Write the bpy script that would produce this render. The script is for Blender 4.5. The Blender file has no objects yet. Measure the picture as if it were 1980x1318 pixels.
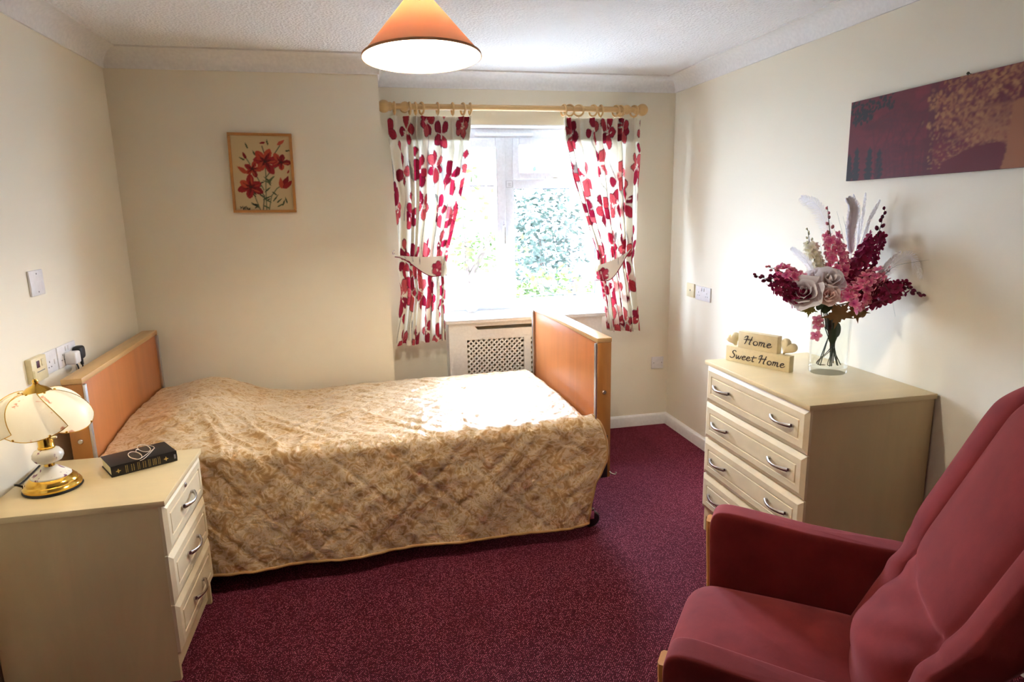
import bpy, bmesh, math, random
import numpy as np
from mathutils import Vector, Matrix
SC = bpy.context.scene
COL = SC.collection
PI = math.pi
rnd = random.Random(7)

# ------------------------------------------------------------------ camera
CAM_R = Vector((0.9757114, -0.2182512, -0.0188046))
CAM_U = Vector((0.0619235, 0.1924537, 0.9793503))
CAM_F = Vector((0.2101254, 0.9567277, -0.2012941))
CAM_C = Vector((0.0, 0.0, 1.5475))
FPX, CX, CY = 1245.24, 990.0, 659.0
cd = bpy.data.cameras.new('camera')
cd.sensor_fit = 'HORIZONTAL'; cd.sensor_width = 36.0
cd.lens = FPX / 1980.0 * 36.0
cd.clip_start = 0.05; cd.clip_end = 200
cam = bpy.data.objects.new('camera', cd); COL.objects.link(cam)
cam.matrix_world = Matrix(((CAM_R.x, CAM_U.x, -CAM_F.x, CAM_C.x), (CAM_R.y, CAM_U.y, -CAM_F.y, CAM_C.y),
                           (CAM_R.z, CAM_U.z, -CAM_F.z, CAM_C.z), (0, 0, 0, 1)))
SC.camera = cam

# ------------------------------------------------------------------ world, daylight, exposure
W_STRENGTH = 15.5
PENDANT_W, LAMP_W = 11.0, .16
world = bpy.data.worlds.new('overcast_sky'); SC.world = world
world.use_nodes = True
bgn = world.node_tree.nodes['Background']
bgn.inputs['Color'].default_value = (0.74, 0.91, 1.20, 1); bgn.inputs['Strength'].default_value = W_STRENGTH
ptl = bpy.data.lights.new('window_portal', 'AREA'); ptl.shape = 'RECTANGLE'; ptl.size = 1.26; ptl.size_y = 1.2
ptl.cycles.is_portal = True
po = bpy.data.objects.new('window_portal', ptl); COL.objects.link(po)
po.location = (0.985, 4.36, 1.465); po.rotation_euler = (-PI/2, 0, 0)   # faces into the room
SC.view_settings.view_transform = 'Standard'; SC.view_settings.look = 'None'
SC.view_settings.exposure = 1.94; SC.view_settings.gamma = 1.0; SC.view_settings.use_curve_mapping = False
cy = SC.cycles
cy.use_denoising = True; cy.use_adaptive_sampling = True; cy.adaptive_threshold = .1; cy.max_bounces = 8; cy.diffuse_bounces = 4; cy.glossy_bounces = 4
cy.transmission_bounces = 8; cy.transparent_max_bounces = 16
cy.caustics_reflective = False; cy.caustics_refractive = False; cy.sample_clamp_indirect = 20.0; cy.blur_glossy = 0.6

# ------------------------------------------------------------------ materials
def lin(c):
    return tuple(((x/255)/12.92 if x/255 <= .04045 else ((x/255+.055)/1.055)**2.4) for x in c)
class NT:
    def __init__(s, name):
        s.m = bpy.data.materials.new(name); s.m.use_nodes = True
        s.t = s.m.node_tree; s.b = s.t.nodes['Principled BSDF']; s.out = s.t.nodes['Material Output']
    def n(s, typ, **kw):
        nd = s.t.nodes.new(typ)
        for k, v in kw.items():
            if k in nd.inputs and not hasattr(type(nd), k): nd.inputs[k].default_value = v
            else: setattr(nd, k, v)
        return nd
    def l(s, a, ao, b, bi): s.t.links.new(a.outputs[ao], b.inputs[bi])
    def coords(s, scale=(1,1,1), kind='Object', rot=(0,0,0)):
        tc = s.n('ShaderNodeTexCoord'); mp = s.n('ShaderNodeMapping')
        mp.inputs['Scale'].default_value = scale; mp.inputs['Rotation'].default_value = rot
        s.l(tc, kind, mp, 'Vector'); return mp
    def ramp(s, src, out, stops):
        r = s.n('ShaderNodeValToRGB'); e = r.color_ramp.elements
        while len(e) < len(stops): e.new(.5)
        for i, (p, c) in enumerate(stops): e[i].position = p; e[i].color = (*c[:3], 1)
        s.l(src, out, r, 'Fac'); return r
    def bump(s, src, out, strength=.3, dist=.002):
        b = s.n('ShaderNodeBump'); b.inputs['Strength'].default_value = strength; b.inputs['Distance'].default_value = dist
        s.l(src, out, b, 'Height'); s.l(b, 'Normal', s.b, 'Normal'); return b
    def set(s, **kw):
        for k, v in kw.items():
            k = {'rough': 'Roughness', 'metal': 'Metallic', 'col': 'Base Color', 'spec': 'Specular IOR Level', 'sheen': 'Sheen Weight',
                 'coat': 'Coat Weight', 'srough': 'Sheen Roughness'}.get(k, k)
            if k == 'Base Color': v = (*v, 1)
            s.b.inputs[k].default_value = v
        return s
MATS = {}
def plain(name, rgb, rough=.5, metal=0, **kw):
    if name in MATS: return MATS[name]
    t = NT(name).set(col=lin(rgb), rough=rough, metal=metal, **kw)
    mp = t.coords((1, 1, 1)); nz = t.n('ShaderNodeTexNoise', Scale=60.0, Detail=3.0); t.l(mp, 'Vector', nz, 'Vector')
    r = t.ramp(nz, 'Fac', [(.3, [x*.95 for x in lin(rgb)]), (.7, [min(1, x*1.04) for x in lin(rgb)])])
    t.l(r, 'Color', t.b, 'Base Color')
    MATS[name] = t.m; return t.m
def wood(name, rgb, dark=.86, scale=(3, 40, 3), rough=.4, kind='Object', **kw):
    t = NT(name).set(rough=rough, **kw); c = lin(rgb)
    mp = t.coords(scale, kind)
    n1 = t.n('ShaderNodeTexNoise', Scale=1.6, Detail=6.0, Roughness=.6, Distortion=.6); t.l(mp, 'Vector', n1, 'Vector')
    r = t.ramp(n1, 'Fac', [(.3, [x*dark for x in c]), (.55, c), (.75, [min(1, x*1.08) for x in c])])
    t.l(r, 'Color', t.b, 'Base Color'); t.bump(n1, 'Fac', .05, .001)
    MATS[name] = t.m; return t.m
def attr_mat(name, rough=.7, translucent=0.0, bump_scale=None, **kw):
    t = NT(name).set(rough=rough, **kw)
    a = t.n('ShaderNodeVertexColor'); a.layer_name = 'Col'
    t.l(a, 'Color', t.b, 'Base Color')
    if bump_scale:
        mp = t.coords((bump_scale,)*3); nz = t.n('ShaderNodeTexNoise', Scale=1.0, Detail=2.0); t.l(mp, 'Vector', nz, 'Vector'); t.bump(nz, 'Fac', .25, .001)
    if translucent:
        tr = t.n('ShaderNodeBsdfTranslucent'); mx = t.n('ShaderNodeMixShader'); mx.inputs[0].default_value = translucent
        t.l(a, 'Color', tr, 'Color'); t.l(t.b, 'BSDF', mx, 1); t.l(tr, 'BSDF', mx, 2); t.l(mx, 'Shader', t.out, 'Surface')
    MATS[name] = t.m; return t.m
def translucent_mat(name, rgb_d, rgb_t, fac, rough=.6):
    t = NT(name).set(col=lin(rgb_d), rough=rough)
    tr = t.n('ShaderNodeBsdfTranslucent'); tr.inputs['Color'].default_value = (*lin(rgb_t), 1)
    mx = t.n('ShaderNodeMixShader'); mx.inputs[0].default_value = fac
    t.l(t.b, 'BSDF', mx, 1); t.l(tr, 'BSDF', mx, 2); t.l(mx, 'Shader', t.out, 'Surface')
    MATS[name] = t.m; return t.m
def pane_mat(name, tint=(1, 1, 1), ior=1.45):
    t = NT(name); tp = t.n('ShaderNodeBsdfTransparent'); tp.inputs['Color'].default_value = (*tint, 1)
    gl = t.n('ShaderNodeBsdfGlossy'); gl.inputs['Roughness'].default_value = .02
    f0 = ((ior-1)/(ior+1))**2; lw = t.n('ShaderNodeLayerWeight'); pw = t.n('ShaderNodeMath', operation='POWER'); pw.inputs[1].default_value = 5.0
    fr = t.n('ShaderNodeMath', operation='MULTIPLY_ADD'); fr.inputs[1].default_value = 1-f0; fr.inputs[2].default_value = f0
    t.l(lw, 'Facing', pw, 0); t.l(pw, 'Value', fr, 0)
    mx = t.n('ShaderNodeMixShader'); t.l(fr, 'Value', mx, 0); t.l(tp, 'BSDF', mx, 1); t.l(gl, 'BSDF', mx, 2)
    t.l(mx, 'Shader', t.out, 'Surface'); MATS[name] = t.m; return t.m
def wall_mat(name, rgb):
    t = NT(name).set(rough=.75, spec=.3); c = lin(rgb)
    mp = t.coords((1, 1, 1)); nz = t.n('ShaderNodeTexNoise', Scale=2.5, Detail=4.0); t.l(mp, 'Vector', nz, 'Vector')
    r = t.ramp(nz, 'Fac', [(.3, [x*.98 for x in c]), (.7, c)]); t.l(r, 'Color', t.b, 'Base Color')
    n2 = t.n('ShaderNodeTexNoise', Scale=160.0, Detail=3.0); t.l(mp, 'Vector', n2, 'Vector'); t.bump(n2, 'Fac', .12, .002)
    MATS[name] = t.m; return t.m
M_WALL = wall_mat('cream_wall_paint', (241, 232, 210))
def ceil_mat():
    t = NT('stippled_ceiling').set(rough=.9, col=lin((244, 243, 242)), spec=.2)
    mp = t.coords(); v = t.n('ShaderNodeTexVoronoi', Scale=75.0); nz = t.n('ShaderNodeTexNoise', Scale=110.0, Detail=4.0)
    t.l(mp, 'Vector', nz, 'Vector'); t.l(mp, 'Vector', v, 'Vector')
    mm = t.n('ShaderNodeMath', operation='ADD'); t.l(v, 'Distance', mm, 0); t.l(nz, 'Fac', mm, 1); t.bump(mm, 'Value', .8, .006)
    return t.m
M_CEIL = ceil_mat()
M_WHITE = plain('white_gloss_paint', (240, 238, 234), .3)
M_COVE = plain('white_cove_paint', (236, 233, 228), .7)
M_UPVC = plain('white_upvc', (236, 239, 243), .3)
M_GLASS = pane_mat('window_glass')
def carpet_mat():
    t = NT('burgundy_carpet').set(rough=.9, spec=.25, sheen=.5)
    t.b.inputs['Sheen Tint'].default_value = (*lin((200, 60, 100)), 1)
    mp = t.coords((1, 1.5, 1), rot=(0, 0, .5))
    v = t.n('ShaderNodeTexVoronoi', Scale=135.0, Randomness=.4); t.l(mp, 'Vector', v, 'Vector')
    nz = t.n('ShaderNodeTexNoise', Scale=330.0, Detail=2.0); t.l(mp, 'Vector', nz, 'Vector')
    a = t.n('ShaderNodeMath', operation='MULTIPLY_ADD'); a.inputs[1].default_value = .35; t.l(nz, 'Fac', a, 0); t.l(v, 'Distance', a, 2)
    r = t.ramp(a, 'Value', [(.32, lin((226, 136, 154))), (.42, lin((118, 18, 42))), (.52, lin((64, 2, 14))), (.8, lin((40, 1, 7)))])
    t.l(r, 'Color', t.b, 'Base Color')
    inv = t.n('ShaderNodeMath', operation='SUBTRACT'); inv.inputs[0].default_value = 1.0; t.l(a, 'Value', inv, 1); t.bump(inv, 'Value', .7, .004)
    return t.m
M_CARPET = carpet_mat()
M_MAPLE = wood('pale_maple', (222, 197, 150), .93, (5, 5, .9), .34)
M_MAPLE_TOP = wood('pale_maple_top', (226, 203, 156), .94, (6, 1.0, 6), .3)
M_MAPLE_F = wood('pale_maple_front', (230, 210, 172), .95, (5, .9, 5), .36)
M_BEECH = wood('bed_board_veneer', (198, 122, 66), .88, (7, 7, .7), .32)
M_OAK = wood('bed_oak_lipping', (178, 118, 58), .8, (9, 9, .8), .34)
M_OAK_CAP = wood('bed_oak_cap', (214, 172, 116), .86, (9, .8, 9), .38)
M_POLE = wood('beech_curtain_pole', (216, 176, 118), .9, (1.5, 20, 20), .4)
M_CHAIRWOOD = wood('golden_chair_wood', (190, 128, 62), .8, (8, 8, 2), .35)
M_CHROME = plain('brushed_chrome', (205, 200, 198), .22, 1.0)
M_ALU = plain('aluminium_strip', (205, 206, 208), .3, 1.0)
M_BRASS = plain('polished_brass', (232, 188, 88), .14, 1.0)
M_BLACK = plain('black_plastic', (22, 20, 22), .45)
M_PLASTIC = plain('white_plastic', (232, 228, 226), .35)
M_CREAMPL = plain('cream_plastic', (228, 212, 168), .4)
M_GREYPL = plain('grey_print', (120, 112, 112), .5)
M_IVORY = plain('ivory_painted_wood', (234, 216, 172), .5)
M_INK = plain('dark_ink', (62, 44, 30), .6)
def velvet():
    t = NT('dusky_red_velvet').set(rough=.85, sheen=.75, srough=.4, spec=.2)
    t.b.inputs['Sheen Tint'].default_value = (*lin((226, 140, 140)), 1)
    mp = t.coords(); n = t.n('ShaderNodeTexNoise', Scale=7.0, Detail=5.0, Roughness=.6); t.l(mp, 'Vector', n, 'Vector')
    r = t.ramp(n, 'Fac', [(.3, lin((100, 24, 23))), (.7, lin((124, 37, 34)))]); t.l(r, 'Color', t.b, 'Base Color')
    n2 = t.n('ShaderNodeTexNoise', Scale=500.0, Detail=2.0); t.l(mp, 'Vector', n2, 'Vector'); t.bump(n2, 'Fac', .15, .001)
    return t.m
M_VELVET = velvet()
def spread_mat():
    t = NT('gold_damask_quilt').set(rough=.34, spec=.7, sheen=.1)
    mp = t.coords((1, 1, 1), 'UV')
    n0 = t.n('ShaderNodeTexNoise', Scale=7.0, Detail=2.0, Distortion=2.2); t.l(mp, 'Vector', n0, 'Vector')
    n1 = t.n('ShaderNodeTexNoise', Scale=19.0, Detail=3.0, Distortion=3.0); t.l(mp, 'Vector', n1, 'Vector')
    mx = t.n('ShaderNodeMath', operation='MULTIPLY_ADD'); mx.inputs[1].default_value = .55; t.l(n0, 'Fac', mx, 0); t.l(n1, 'Fac', mx, 2)
    r = t.ramp(mx, 'Value', [(.60, lin((184, 140, 84))), (.70, lin((200, 160, 106))), (.78, lin((218, 190, 150))), (.86, lin((222, 198, 164))), (.94, lin((198, 160, 106)))])
    t.l(r, 'Color', t.b, 'Base Color')
    n2 = t.n('ShaderNodeTexNoise', Scale=15.0, Detail=5.0, Roughness=.5, Distortion=.8); t.l(mp, 'Vector', n2, 'Vector'); t.bump(n2, 'Fac', .55, .020)
    return t.m
M_SPREAD = spread_mat()

# ------------------------------------------------------------------ mesh helpers
class MB:
    def __init__(s): s.v = []; s.f = []; s.uv = None; s.col = None
    def add(s, vs, fs, mtx=None):
        o = len(s.v)
        s.v += [tuple(mtx @ Vector(p)) if mtx is not None else tuple(p) for p in vs]
        s.f += [tuple(i+o for i in f) for f in fs]; return s
    def box(s, a, b, mtx=None):
        x0, y0, z0 = a; x1, y1, z1 = b
        return s.add([(x0,y0,z0),(x1,y0,z0),(x1,y1,z0),(x0,y1,z0),(x0,y0,z1),(x1,y0,z1),(x1,y1,z1),(x0,y1,z1)],
                     [(0,3,2,1),(4,5,6,7),(0,1,5,4),(1,2,6,5),(2,3,7,6),(3,0,4,7)], mtx)
    def rbox(s, a, b, r=.003, seg=2, mtx=None):
        bm = bmesh.new(); bmesh.ops.create_cube(bm, size=1)
        for v in bm.verts: v.co = Vector(((a[i]+b[i])/2 + v.co[i]*(b[i]-a[i]) for i in range(3)))
        bmesh.ops.bevel(bm, geom=list(bm.edges), offset=r, segments=seg, affect='EDGES', profile=.5)
        bm.verts.index_update()
        vs = [tuple(v.co) for v in bm.verts]; fs = [tuple(v.index for v in f.verts) for f in bm.faces]; bm.free()
        return s.add(vs, fs, mtx)
    def tube(s, pts, r, n=8, cap=True, mtx=None, flat=1.0):
        pts = [Vector(p) for p in pts]; N = len(pts)
        rs = r if isinstance(r, (list, tuple)) else [r]*N
        vs, fs = [], []; up = None
        for i, p in enumerate(pts):
            t = (pts[min(i+1, N-1)] - pts[max(i-1, 0)]).normalized()
            if up is None: up = Vector((0, 0, 1)) if abs(t.z) < .9 else Vector((1, 0, 0))
            a = t.cross(up).normalized(); b = a.cross(t).normalized(); up = b
            for k in range(n):
                th = 2*PI*k/n; vs.append(p + (a*math.cos(th) + b*math.sin(th)*flat)*rs[i])
        for i in range(N-1):
            for k in range(n): fs.append((i*n+k, i*n+(k+1) % n, (i+1)*n+(k+1) % n, (i+1)*n+k))
        if cap: fs.append(tuple(reversed(range(n)))); fs.append(tuple((N-1)*n+k for k in range(n)))
        return s.add(vs, fs, mtx)
    def lathe(s, prof, n=32, mtx=None, sx=1.0, sy=1.0):
        vs, fs = [], []; m = len(prof)
        for r, z in prof:
            for k in range(n): vs.append((r*math.cos(2*PI*k/n)*sx, r*math.sin(2*PI*k/n)*sy, z))
        for i in range(m-1):
            for k in range(n): fs.append((i*n+k, i*n+(k+1) % n, (i+1)*n+(k+1) % n, (i+1)*n+k))
        if prof[0][0] > 1e-6 and False: pass
        return s.add(vs, fs, mtx)
    def prism(s, poly, d0, d1, mtx=None):      # polygon in x,z extruded along y
        n = len(poly)
        vs = [(p[0], d0, p[1]) for p in poly] + [(p[0], d1, p[1]) for p in poly]
        fs = [tuple(range(n)), tuple(reversed(range(n, 2*n)))] + [(i, i+n, (i+1) % n + n, (i+1) % n) for i in range(n)]
        return s.add(vs, fs, mtx)
    def grid(s, fn, nu, nv, closed_u=False, mtx=None):
        vs = [fn(i/(nu if closed_u else nu-1), j/(nv-1)) for j in range(nv) for i in range(nu)]
        fs = []
        for j in range(nv-1):
            for i in range(nu if closed_u else nu-1):
                i2 = (i+1) % nu; fs.append((j*nu+i, j*nu+i2, (j+1)*nu+i2, (j+1)*nu+i))
        return s.add(vs, fs, mtx)
    def mesh(s, name, smooth=True, angle=38):
        me = bpy.data.meshes.new(name); me.from_pydata(s.v, [], s.f)
        bm = bmesh.new(); bm.from_mesh(me); bmesh.ops.recalc_face_normals(bm, faces=bm.faces); bm.to_mesh(me); bm.free()
        if smooth:
            me.polygons.foreach_set('use_smooth', [True]*len(me.polygons))
            if angle: me.set_sharp_from_angle(angle=math.radians(angle))
        if s.col is not None:
            ca = me.color_attributes.new('Col', 'FLOAT_COLOR', 'POINT')
            ca.data.foreach_set('color', np.asarray(s.col, dtype=np.float32).ravel())
        if s.uv is not None:
            uvl = me.uv_layers.new(name='UVMap'); li = np.zeros(len(me.loops), dtype=np.int32); me.loops.foreach_get('vertex_index', li)
            uvl.data.foreach_set('uv', np.asarray(s.uv, dtype=np.float32)[li].ravel())
        return me
def obj(name, m, mat, parent=None, label=None, cat=None, group=None, kind=None, smooth=True, angle=38):
    me = m.mesh(name, smooth, angle) if isinstance(m, MB) else m
    if mat is not None and not me.materials: me.materials.append(mat)
    o = bpy.data.objects.new(name, me); COL.objects.link(o)
    if parent: o.parent = parent
    return tag(o, label, cat, group, kind)
def tag(o, label=None, cat=None, group=None, kind=None):
    for k, v in (('label', label), ('category', cat), ('group', group), ('kind', kind)):
        if v: o[k] = v
    return o
def thing(name, label, cat, loc=(0, 0, 0), rz=0.0, group=None, kind=None):
    o = bpy.data.objects.new(name, None); COL.objects.link(o); o.location = loc; o.rotation_euler = (0, 0, rz)
    o.empty_display_size = .05
    return tag(o, label, cat, group, kind)
def inst(o, me_name, parent, mtx=None, mat=None):
    c = bpy.data.objects.new(me_name, o if isinstance(o, bpy.types.Mesh) else o.data); COL.objects.link(c); c.parent = parent
    if mtx is not None: c.matrix_basis = mtx
    return c
def basis(o, x, y, z):
    return Matrix(((x[0], y[0], z[0], o[0]), (x[1], y[1], z[1], o[1]), (x[2], y[2], z[2], o[2]), (0, 0, 0, 1)))
def catmull(pts, k=6):
    P = [Vector(p) for p in pts]; out = []
    for i in range(len(P)-1):
        a, b, c, d = P[max(i-1, 0)], P[i], P[i+1], P[min(i+2, len(P)-1)]
        for j in range(k):
            t = j/k; out.append(.5*((2*b) + (c-a)*t + (2*a-5*b+4*c-d)*t*t + (3*b-a-3*c+d)*t**3))
    return out + [P[-1]]
def at(u, v, y):            # point of the room at depth y that a direction of view meets
    d = CAM_F + CAM_R*((u-CX)/FPX) - CAM_U*((v-CY)/FPX)
    return CAM_C + d*(y/d.y)
def sm(a, b, x):
    t = min(1, max(0, (x-a)/(b-a))); return t*t*(3-2*t)

# raster for flat prints
class Print:
    def __init__(s, w, h, base): s.w, s.h = w, h; s.a = np.zeros((h, w, 3)); s.a[:] = base; s.Y, s.X = np.mgrid[0:h, 0:w].astype(float)
    def poly(s, pts, c, alpha=1.0):
        p = np.array(pts); x0, y0 = np.floor(p.min(0)).astype(int)-1; x1, y1 = np.ceil(p.max(0)).astype(int)+2
        x0, y0 = max(x0, 0), max(y0, 0); x1, y1 = min(x1, s.w), min(y1, s.h)
        if x1 <= x0 or y1 <= y0: return
        X, Y = s.X[y0:y1, x0:x1], s.Y[y0:y1, x0:x1]; ins = np.zeros(X.shape, bool); n = len(p)
        for i in range(n):
            xa, ya = p[i]; xb, yb = p[(i+1) % n]
            if ya == yb: continue
            ins ^= ((ya > Y) != (yb > Y)) & (X < (xb-xa)*(Y-ya)/(yb-ya)+xa)
        blk = s.a[y0:y1, x0:x1]; blk[ins] = blk[ins]*(1-alpha) + np.array(c)*alpha
    def line(s, pts, w, c, alpha=1.0):
        p = np.array(pts, float)
        for i in range(len(p)-1):
            a, b = p[i], p[i+1]; lo = np.floor(np.minimum(a, b)-w-1).astype(int); hi = np.ceil(np.maximum(a, b)+w+2).astype(int)
            x0, y0 = max(lo[0], 0), max(lo[1], 0); x1, y1 = min(hi[0], s.w), min(hi[1], s.h)
            if x1 <= x0 or y1 <= y0: continue
            X, Y = s.X[y0:y1, x0:x1], s.Y[y0:y1, x0:x1]; d = b-a; L = max(d@d, 1e-9)
            t = np.clip(((X-a[0])*d[0]+(Y-a[1])*d[1])/L, 0, 1); D = np.hypot(X-a[0]-t*d[0], Y-a[1]-t*d[1])
            k = (np.clip(w-D+.5, 0, 1)*alpha)[..., None]; s.a[y0:y1, x0:x1] = s.a[y0:y1, x0:x1]*(1-k) + np.array(c)*k
    def sample(s, U, V):
        x = np.clip(np.asarray(U)*(s.w-1), 0, s.w-1); y = np.clip(np.asarray(V)*(s.h-1), 0, s.h-1)
        x0 = x.astype(int); y0 = y.astype(int); x1 = np.minimum(x0+1, s.w-1); y1 = np.minimum(y0+1, s.h-1); fx = (x-x0)[:, None]; fy = (y-y0)[:, None]
        A = s.a; c = A[y0, x0]*(1-fx)*(1-fy)+A[y0, x1]*fx*(1-fy)+A[y1, x0]*(1-fx)*fy+A[y1, x1]*fx*fy
        return np.concatenate([c, np.ones((len(c), 1))], 1)
def petal(cx, cy, ang, L, w, wob=0, seed=0, n=12):
    r = random.Random(seed); pts = []
    ca, sa = math.cos(ang), math.sin(ang)
    for i in range(n+1):
        t = i/n; h = w*math.sin(PI*min(1, t**.75))*(1+wob*r.uniform(-1, 1)); pts.append((t*L, h))
    for i in range(n-1, 0, -1):
        t = i/n; h = -w*math.sin(PI*min(1, t**.75))*(1+wob*r.uniform(-1, 1)); pts.append((t*L, h))
    return [(cx+x*ca-y*sa, cy+x*sa+y*ca) for x, y in pts]

def round_petal(cx, cy, ang, L, w, wob=0, seed=0, n=14):
    r = random.Random(seed); pts = []; ca, sa = math.cos(ang), math.sin(ang)
    for sgn in (1, -1):
        rng = range(n+1) if sgn > 0 else range(n-1, 0, -1)
        for i in rng:
            t = (1-math.cos(PI*i/n))/2; h = sgn*w*math.sin(PI*t**1.25)**.62*(1+wob*r.uniform(-1, 1)); pts.append((t*L, h))
    return [(cx+x*ca-y*sa, cy+x*sa+y*ca) for x, y in pts]
# ------------------------------------------------------------------ room
XL, XR, Y0, Y1, XB, ZC, YN = -1.2315, 2.0421, 3.7732, 4.1324, 0.1108, 2.362, -2.6
ZK = 2.27
T = .12
WX0, WX1, WZ0, WZ1 = 0.36, 1.625, .866, 2.065       # window opening
YW = 4.30                                           # front face of the window frame
def struct(name, m, mat, parent=None, **kw): return obj(name, m, mat, parent, kind=None if parent else 'structure', **kw)
struct('floor', MB().box((XL-T, YN-T, -.1), (XR+T, Y1+.3, 0)), M_CARPET, label='burgundy carpet with small pale flecks', smooth=False)
struct('ceiling', MB().box((XL-T, YN-T, ZC), (XR+T, Y1+.3, ZC+.1)), M_CEIL, label='white stippled ceiling', smooth=False)
struct('wall_left', MB().box((XL-T, YN-T, 0), (XL, Y1+.3, ZC)), M_WALL, label='cream wall behind the bed head', smooth=False)
struct('wall_right', MB().box((XR, YN-T, 0), (XR+T, Y1+.3, ZC)), M_WALL, label='cream wall behind the chest of drawers', smooth=False)
struct('wall_rear', MB().box((XL, YN-T, 0), (XR, YN, ZC)), plain('dark_unseen_wall', (104, 70, 42), .5), label='unseen rear wall facing the window, darkened to cut bounced light', smooth=False)  # never in view; dark finish made up to weaken light bounced from the rear
struct('wall_front', MB().box((XL, Y0, 0), (XB, Y1+.3, ZC)), M_WALL, label='projecting cream wall behind the bed', smooth=False)
wb = MB(); YB = Y1+.3
wb.box((XB, Y1, 0), (WX0, YB, ZC)); wb.box((WX1, Y1, 0), (XR, YB, ZC)); wb.box((WX0, Y1, WZ1), (WX1, YB, ZC)); wb.box((WX0, Y1, 0), (WX1, YB, WZ0))
struct('wall_back', wb, M_WALL, label='cream wall around the window', smooth=False)
# white painted reveal lining of the window opening
rv = MB(); rv.box((WX0, Y1+.002, WZ0), (WX0+.006, YB, WZ1)); rv.box((WX1-.006, Y1+.002, WZ0), (WX1, YB, WZ1)); rv.box((WX0, Y1+.002, WZ1-.006), (WX1, YB, WZ1))
struct('trim_11', rv, M_WHITE, label='white window reveal', smooth=False)
PATH = [(XL, YN), (XL, Y0), (XB, Y0), (XB, Y1), (XR, Y1), (XR, YN)]
def sweep(prof, names, mat, skip=()):
    P = [Vector(p) for p in PATH]; nrm = []
    for i in range(len(P)-1):
        d = (P[i+1]-P[i]).normalized(); nrm.append(Vector((d.y, -d.x)))
    for i in range(len(P)-1):
        na = nrm[i-1] if i else nrm[i]; nb = nrm[i+1] if i < len(nrm)-1 else nrm[i]
        def mit(a, b): return a if (a-b).length < 1e-6 else (a+b)
        m0, m1 = mit(na, nrm[i]), mit(nrm[i], nb); k = len(prof)
        vs = [(P[i].x+m0.x*d, P[i].y+m0.y*d, z) for d, z in prof] + [(P[i+1].x+m1.x*d, P[i+1].y+m1.y*d, z) for d, z in prof]
        fs = [(j, (j+1) % k, (j+1) % k+k, j+k) for j in range(k)]
        struct(names[i][0], MB().add(vs, fs), mat, label=names[i][1], angle=50)
cove = [(0, ZK), (.009, ZK), (.010, ZK+.004)] + [(.09-.08*math.cos(a*PI/16), ZK+.004+.08*math.sin(a*PI/16)) for a in range(1, 9)] + [(.094, ZK+.084), (.094, ZC), (0, ZC)]
sweep(cove, [('trim_1', 'white cove moulding above left wall'), ('trim_2', 'white cove moulding over the bed'), ('trim_3', 'short return of white cove moulding'),
             ('trim_4', 'white cove moulding above the window'), ('trim_5', 'white cove moulding above right wall')], M_COVE)
sk = [(0, 0), (.016, 0), (.016, .066), (.013, .074), (.006, .080), (0, .082)]
sweep(sk, [('baseboard_left', 'white skirting of left wall'), ('baseboard_front', 'white skirting behind the bed'), ('baseboard_return', 'short return of white skirting'),
           ('baseboard_back', 'white skirting under the window'), ('baseboard_right', 'white skirting behind the chest')], M_WHITE)

# ------------------------------------------------------------------ window
win = thing('window_1', 'white double glazed window with one casement and a top vent', 'window', kind='structure'); del win['category']
yf, yb = YW, YW+.065
MX0, MX1, TZ0, TZ1 = .913, .978, 1.676, 1.742
fw = .055
def rect_ring(x0, x1, z0, z1, w, ya, yb_, r=.004):
    m = MB(); m.rbox((x0, ya, z0), (x0+w, yb_, z1), r); m.rbox((x1-w, ya, z0), (x1, yb_, z1), r)
    m.rbox((x0+w-.001, ya, z0), (x1-w+.001, yb_, z0+w), r); m.rbox((x0+w-.001, ya, z1-w), (x1-w+.001, yb_, z1), r); return m
obj('window_frame', rect_ring(WX0+.006, WX1-.006, WZ0+.004, WZ1-.006, fw+.008, yf, yb), M_UPVC, win)
obj('mullion', MB().rbox((MX0, yf-.001, WZ0+.06), (MX1, yb-.001, WZ1-.06), .004), M_UPVC, win)
obj('transom', MB().rbox((MX1-.001, yf-.001, TZ0), (WX1-.065, yb-.002, TZ1), .004), M_UPVC, win)
obj('sash', rect_ring(WX0+.066, MX0+.004, .944, 2.0, .062, yf-.012, yb-.01, .006), M_UPVC, win)
obj('sash', rect_ring(MX1-.006, WX1-.062, TZ1-.006, 2.0, .044, yf-.012, yb-.01, .006), M_UPVC, win)
gy = YW+.03
obj('pane', MB().box((WX0+.12, gy, .99), (MX0-.05, gy+.004, 1.955)), M_GLASS, win, smooth=False)
obj('pane', MB().box((MX1+.03, gy, TZ1+.03), (WX1-.10, gy+.004, 1.965)), M_GLASS, win, smooth=False)
obj('pane', MB().box((MX1-.004, gy, .945), (WX1-.066, gy+.004, TZ0+.004)), M_GLASS, win, smooth=False)
gk = plain('grey_glazing_gasket', (92, 98, 112), .6)
def gasket(x0, x1, z0, z1): return rect_ring(x0, x1, z0, z1, .005, yf+.006, gy+.002, .0008)
obj('gasket', gasket(WX0+.124, MX0-.056, 1.004, 1.942), gk, win); obj('gasket', gasket(MX1+.036, WX1-.104, TZ1+.036, 1.958), gk, win)
obj('gasket', gasket(MX1-.001, WX1-.069, .949, TZ0+.001), gk, win)
h = obj('handle', MB().rbox((MX0-.022, yf-.026, 1.37), (MX0-.006, yf-.012, 1.47), .004), M_UPVC, win, label='white casement handle')
obj('lever', MB().tube(catmull([(MX0-.014, yf-.028, 1.44), (MX0-.014, yf-.05, 1.43), (MX0-.014, yf-.05, 1.40), (MX0-.014, yf-.046, 1.32)]), .0065, 8), M_CHROME, h)
h = obj('handle', MB().rbox((1.19, yf-.026, TZ1-.004), (1.27, yf-.012, TZ1+.014), .004), M_UPVC, win, label='white vent handle')
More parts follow.
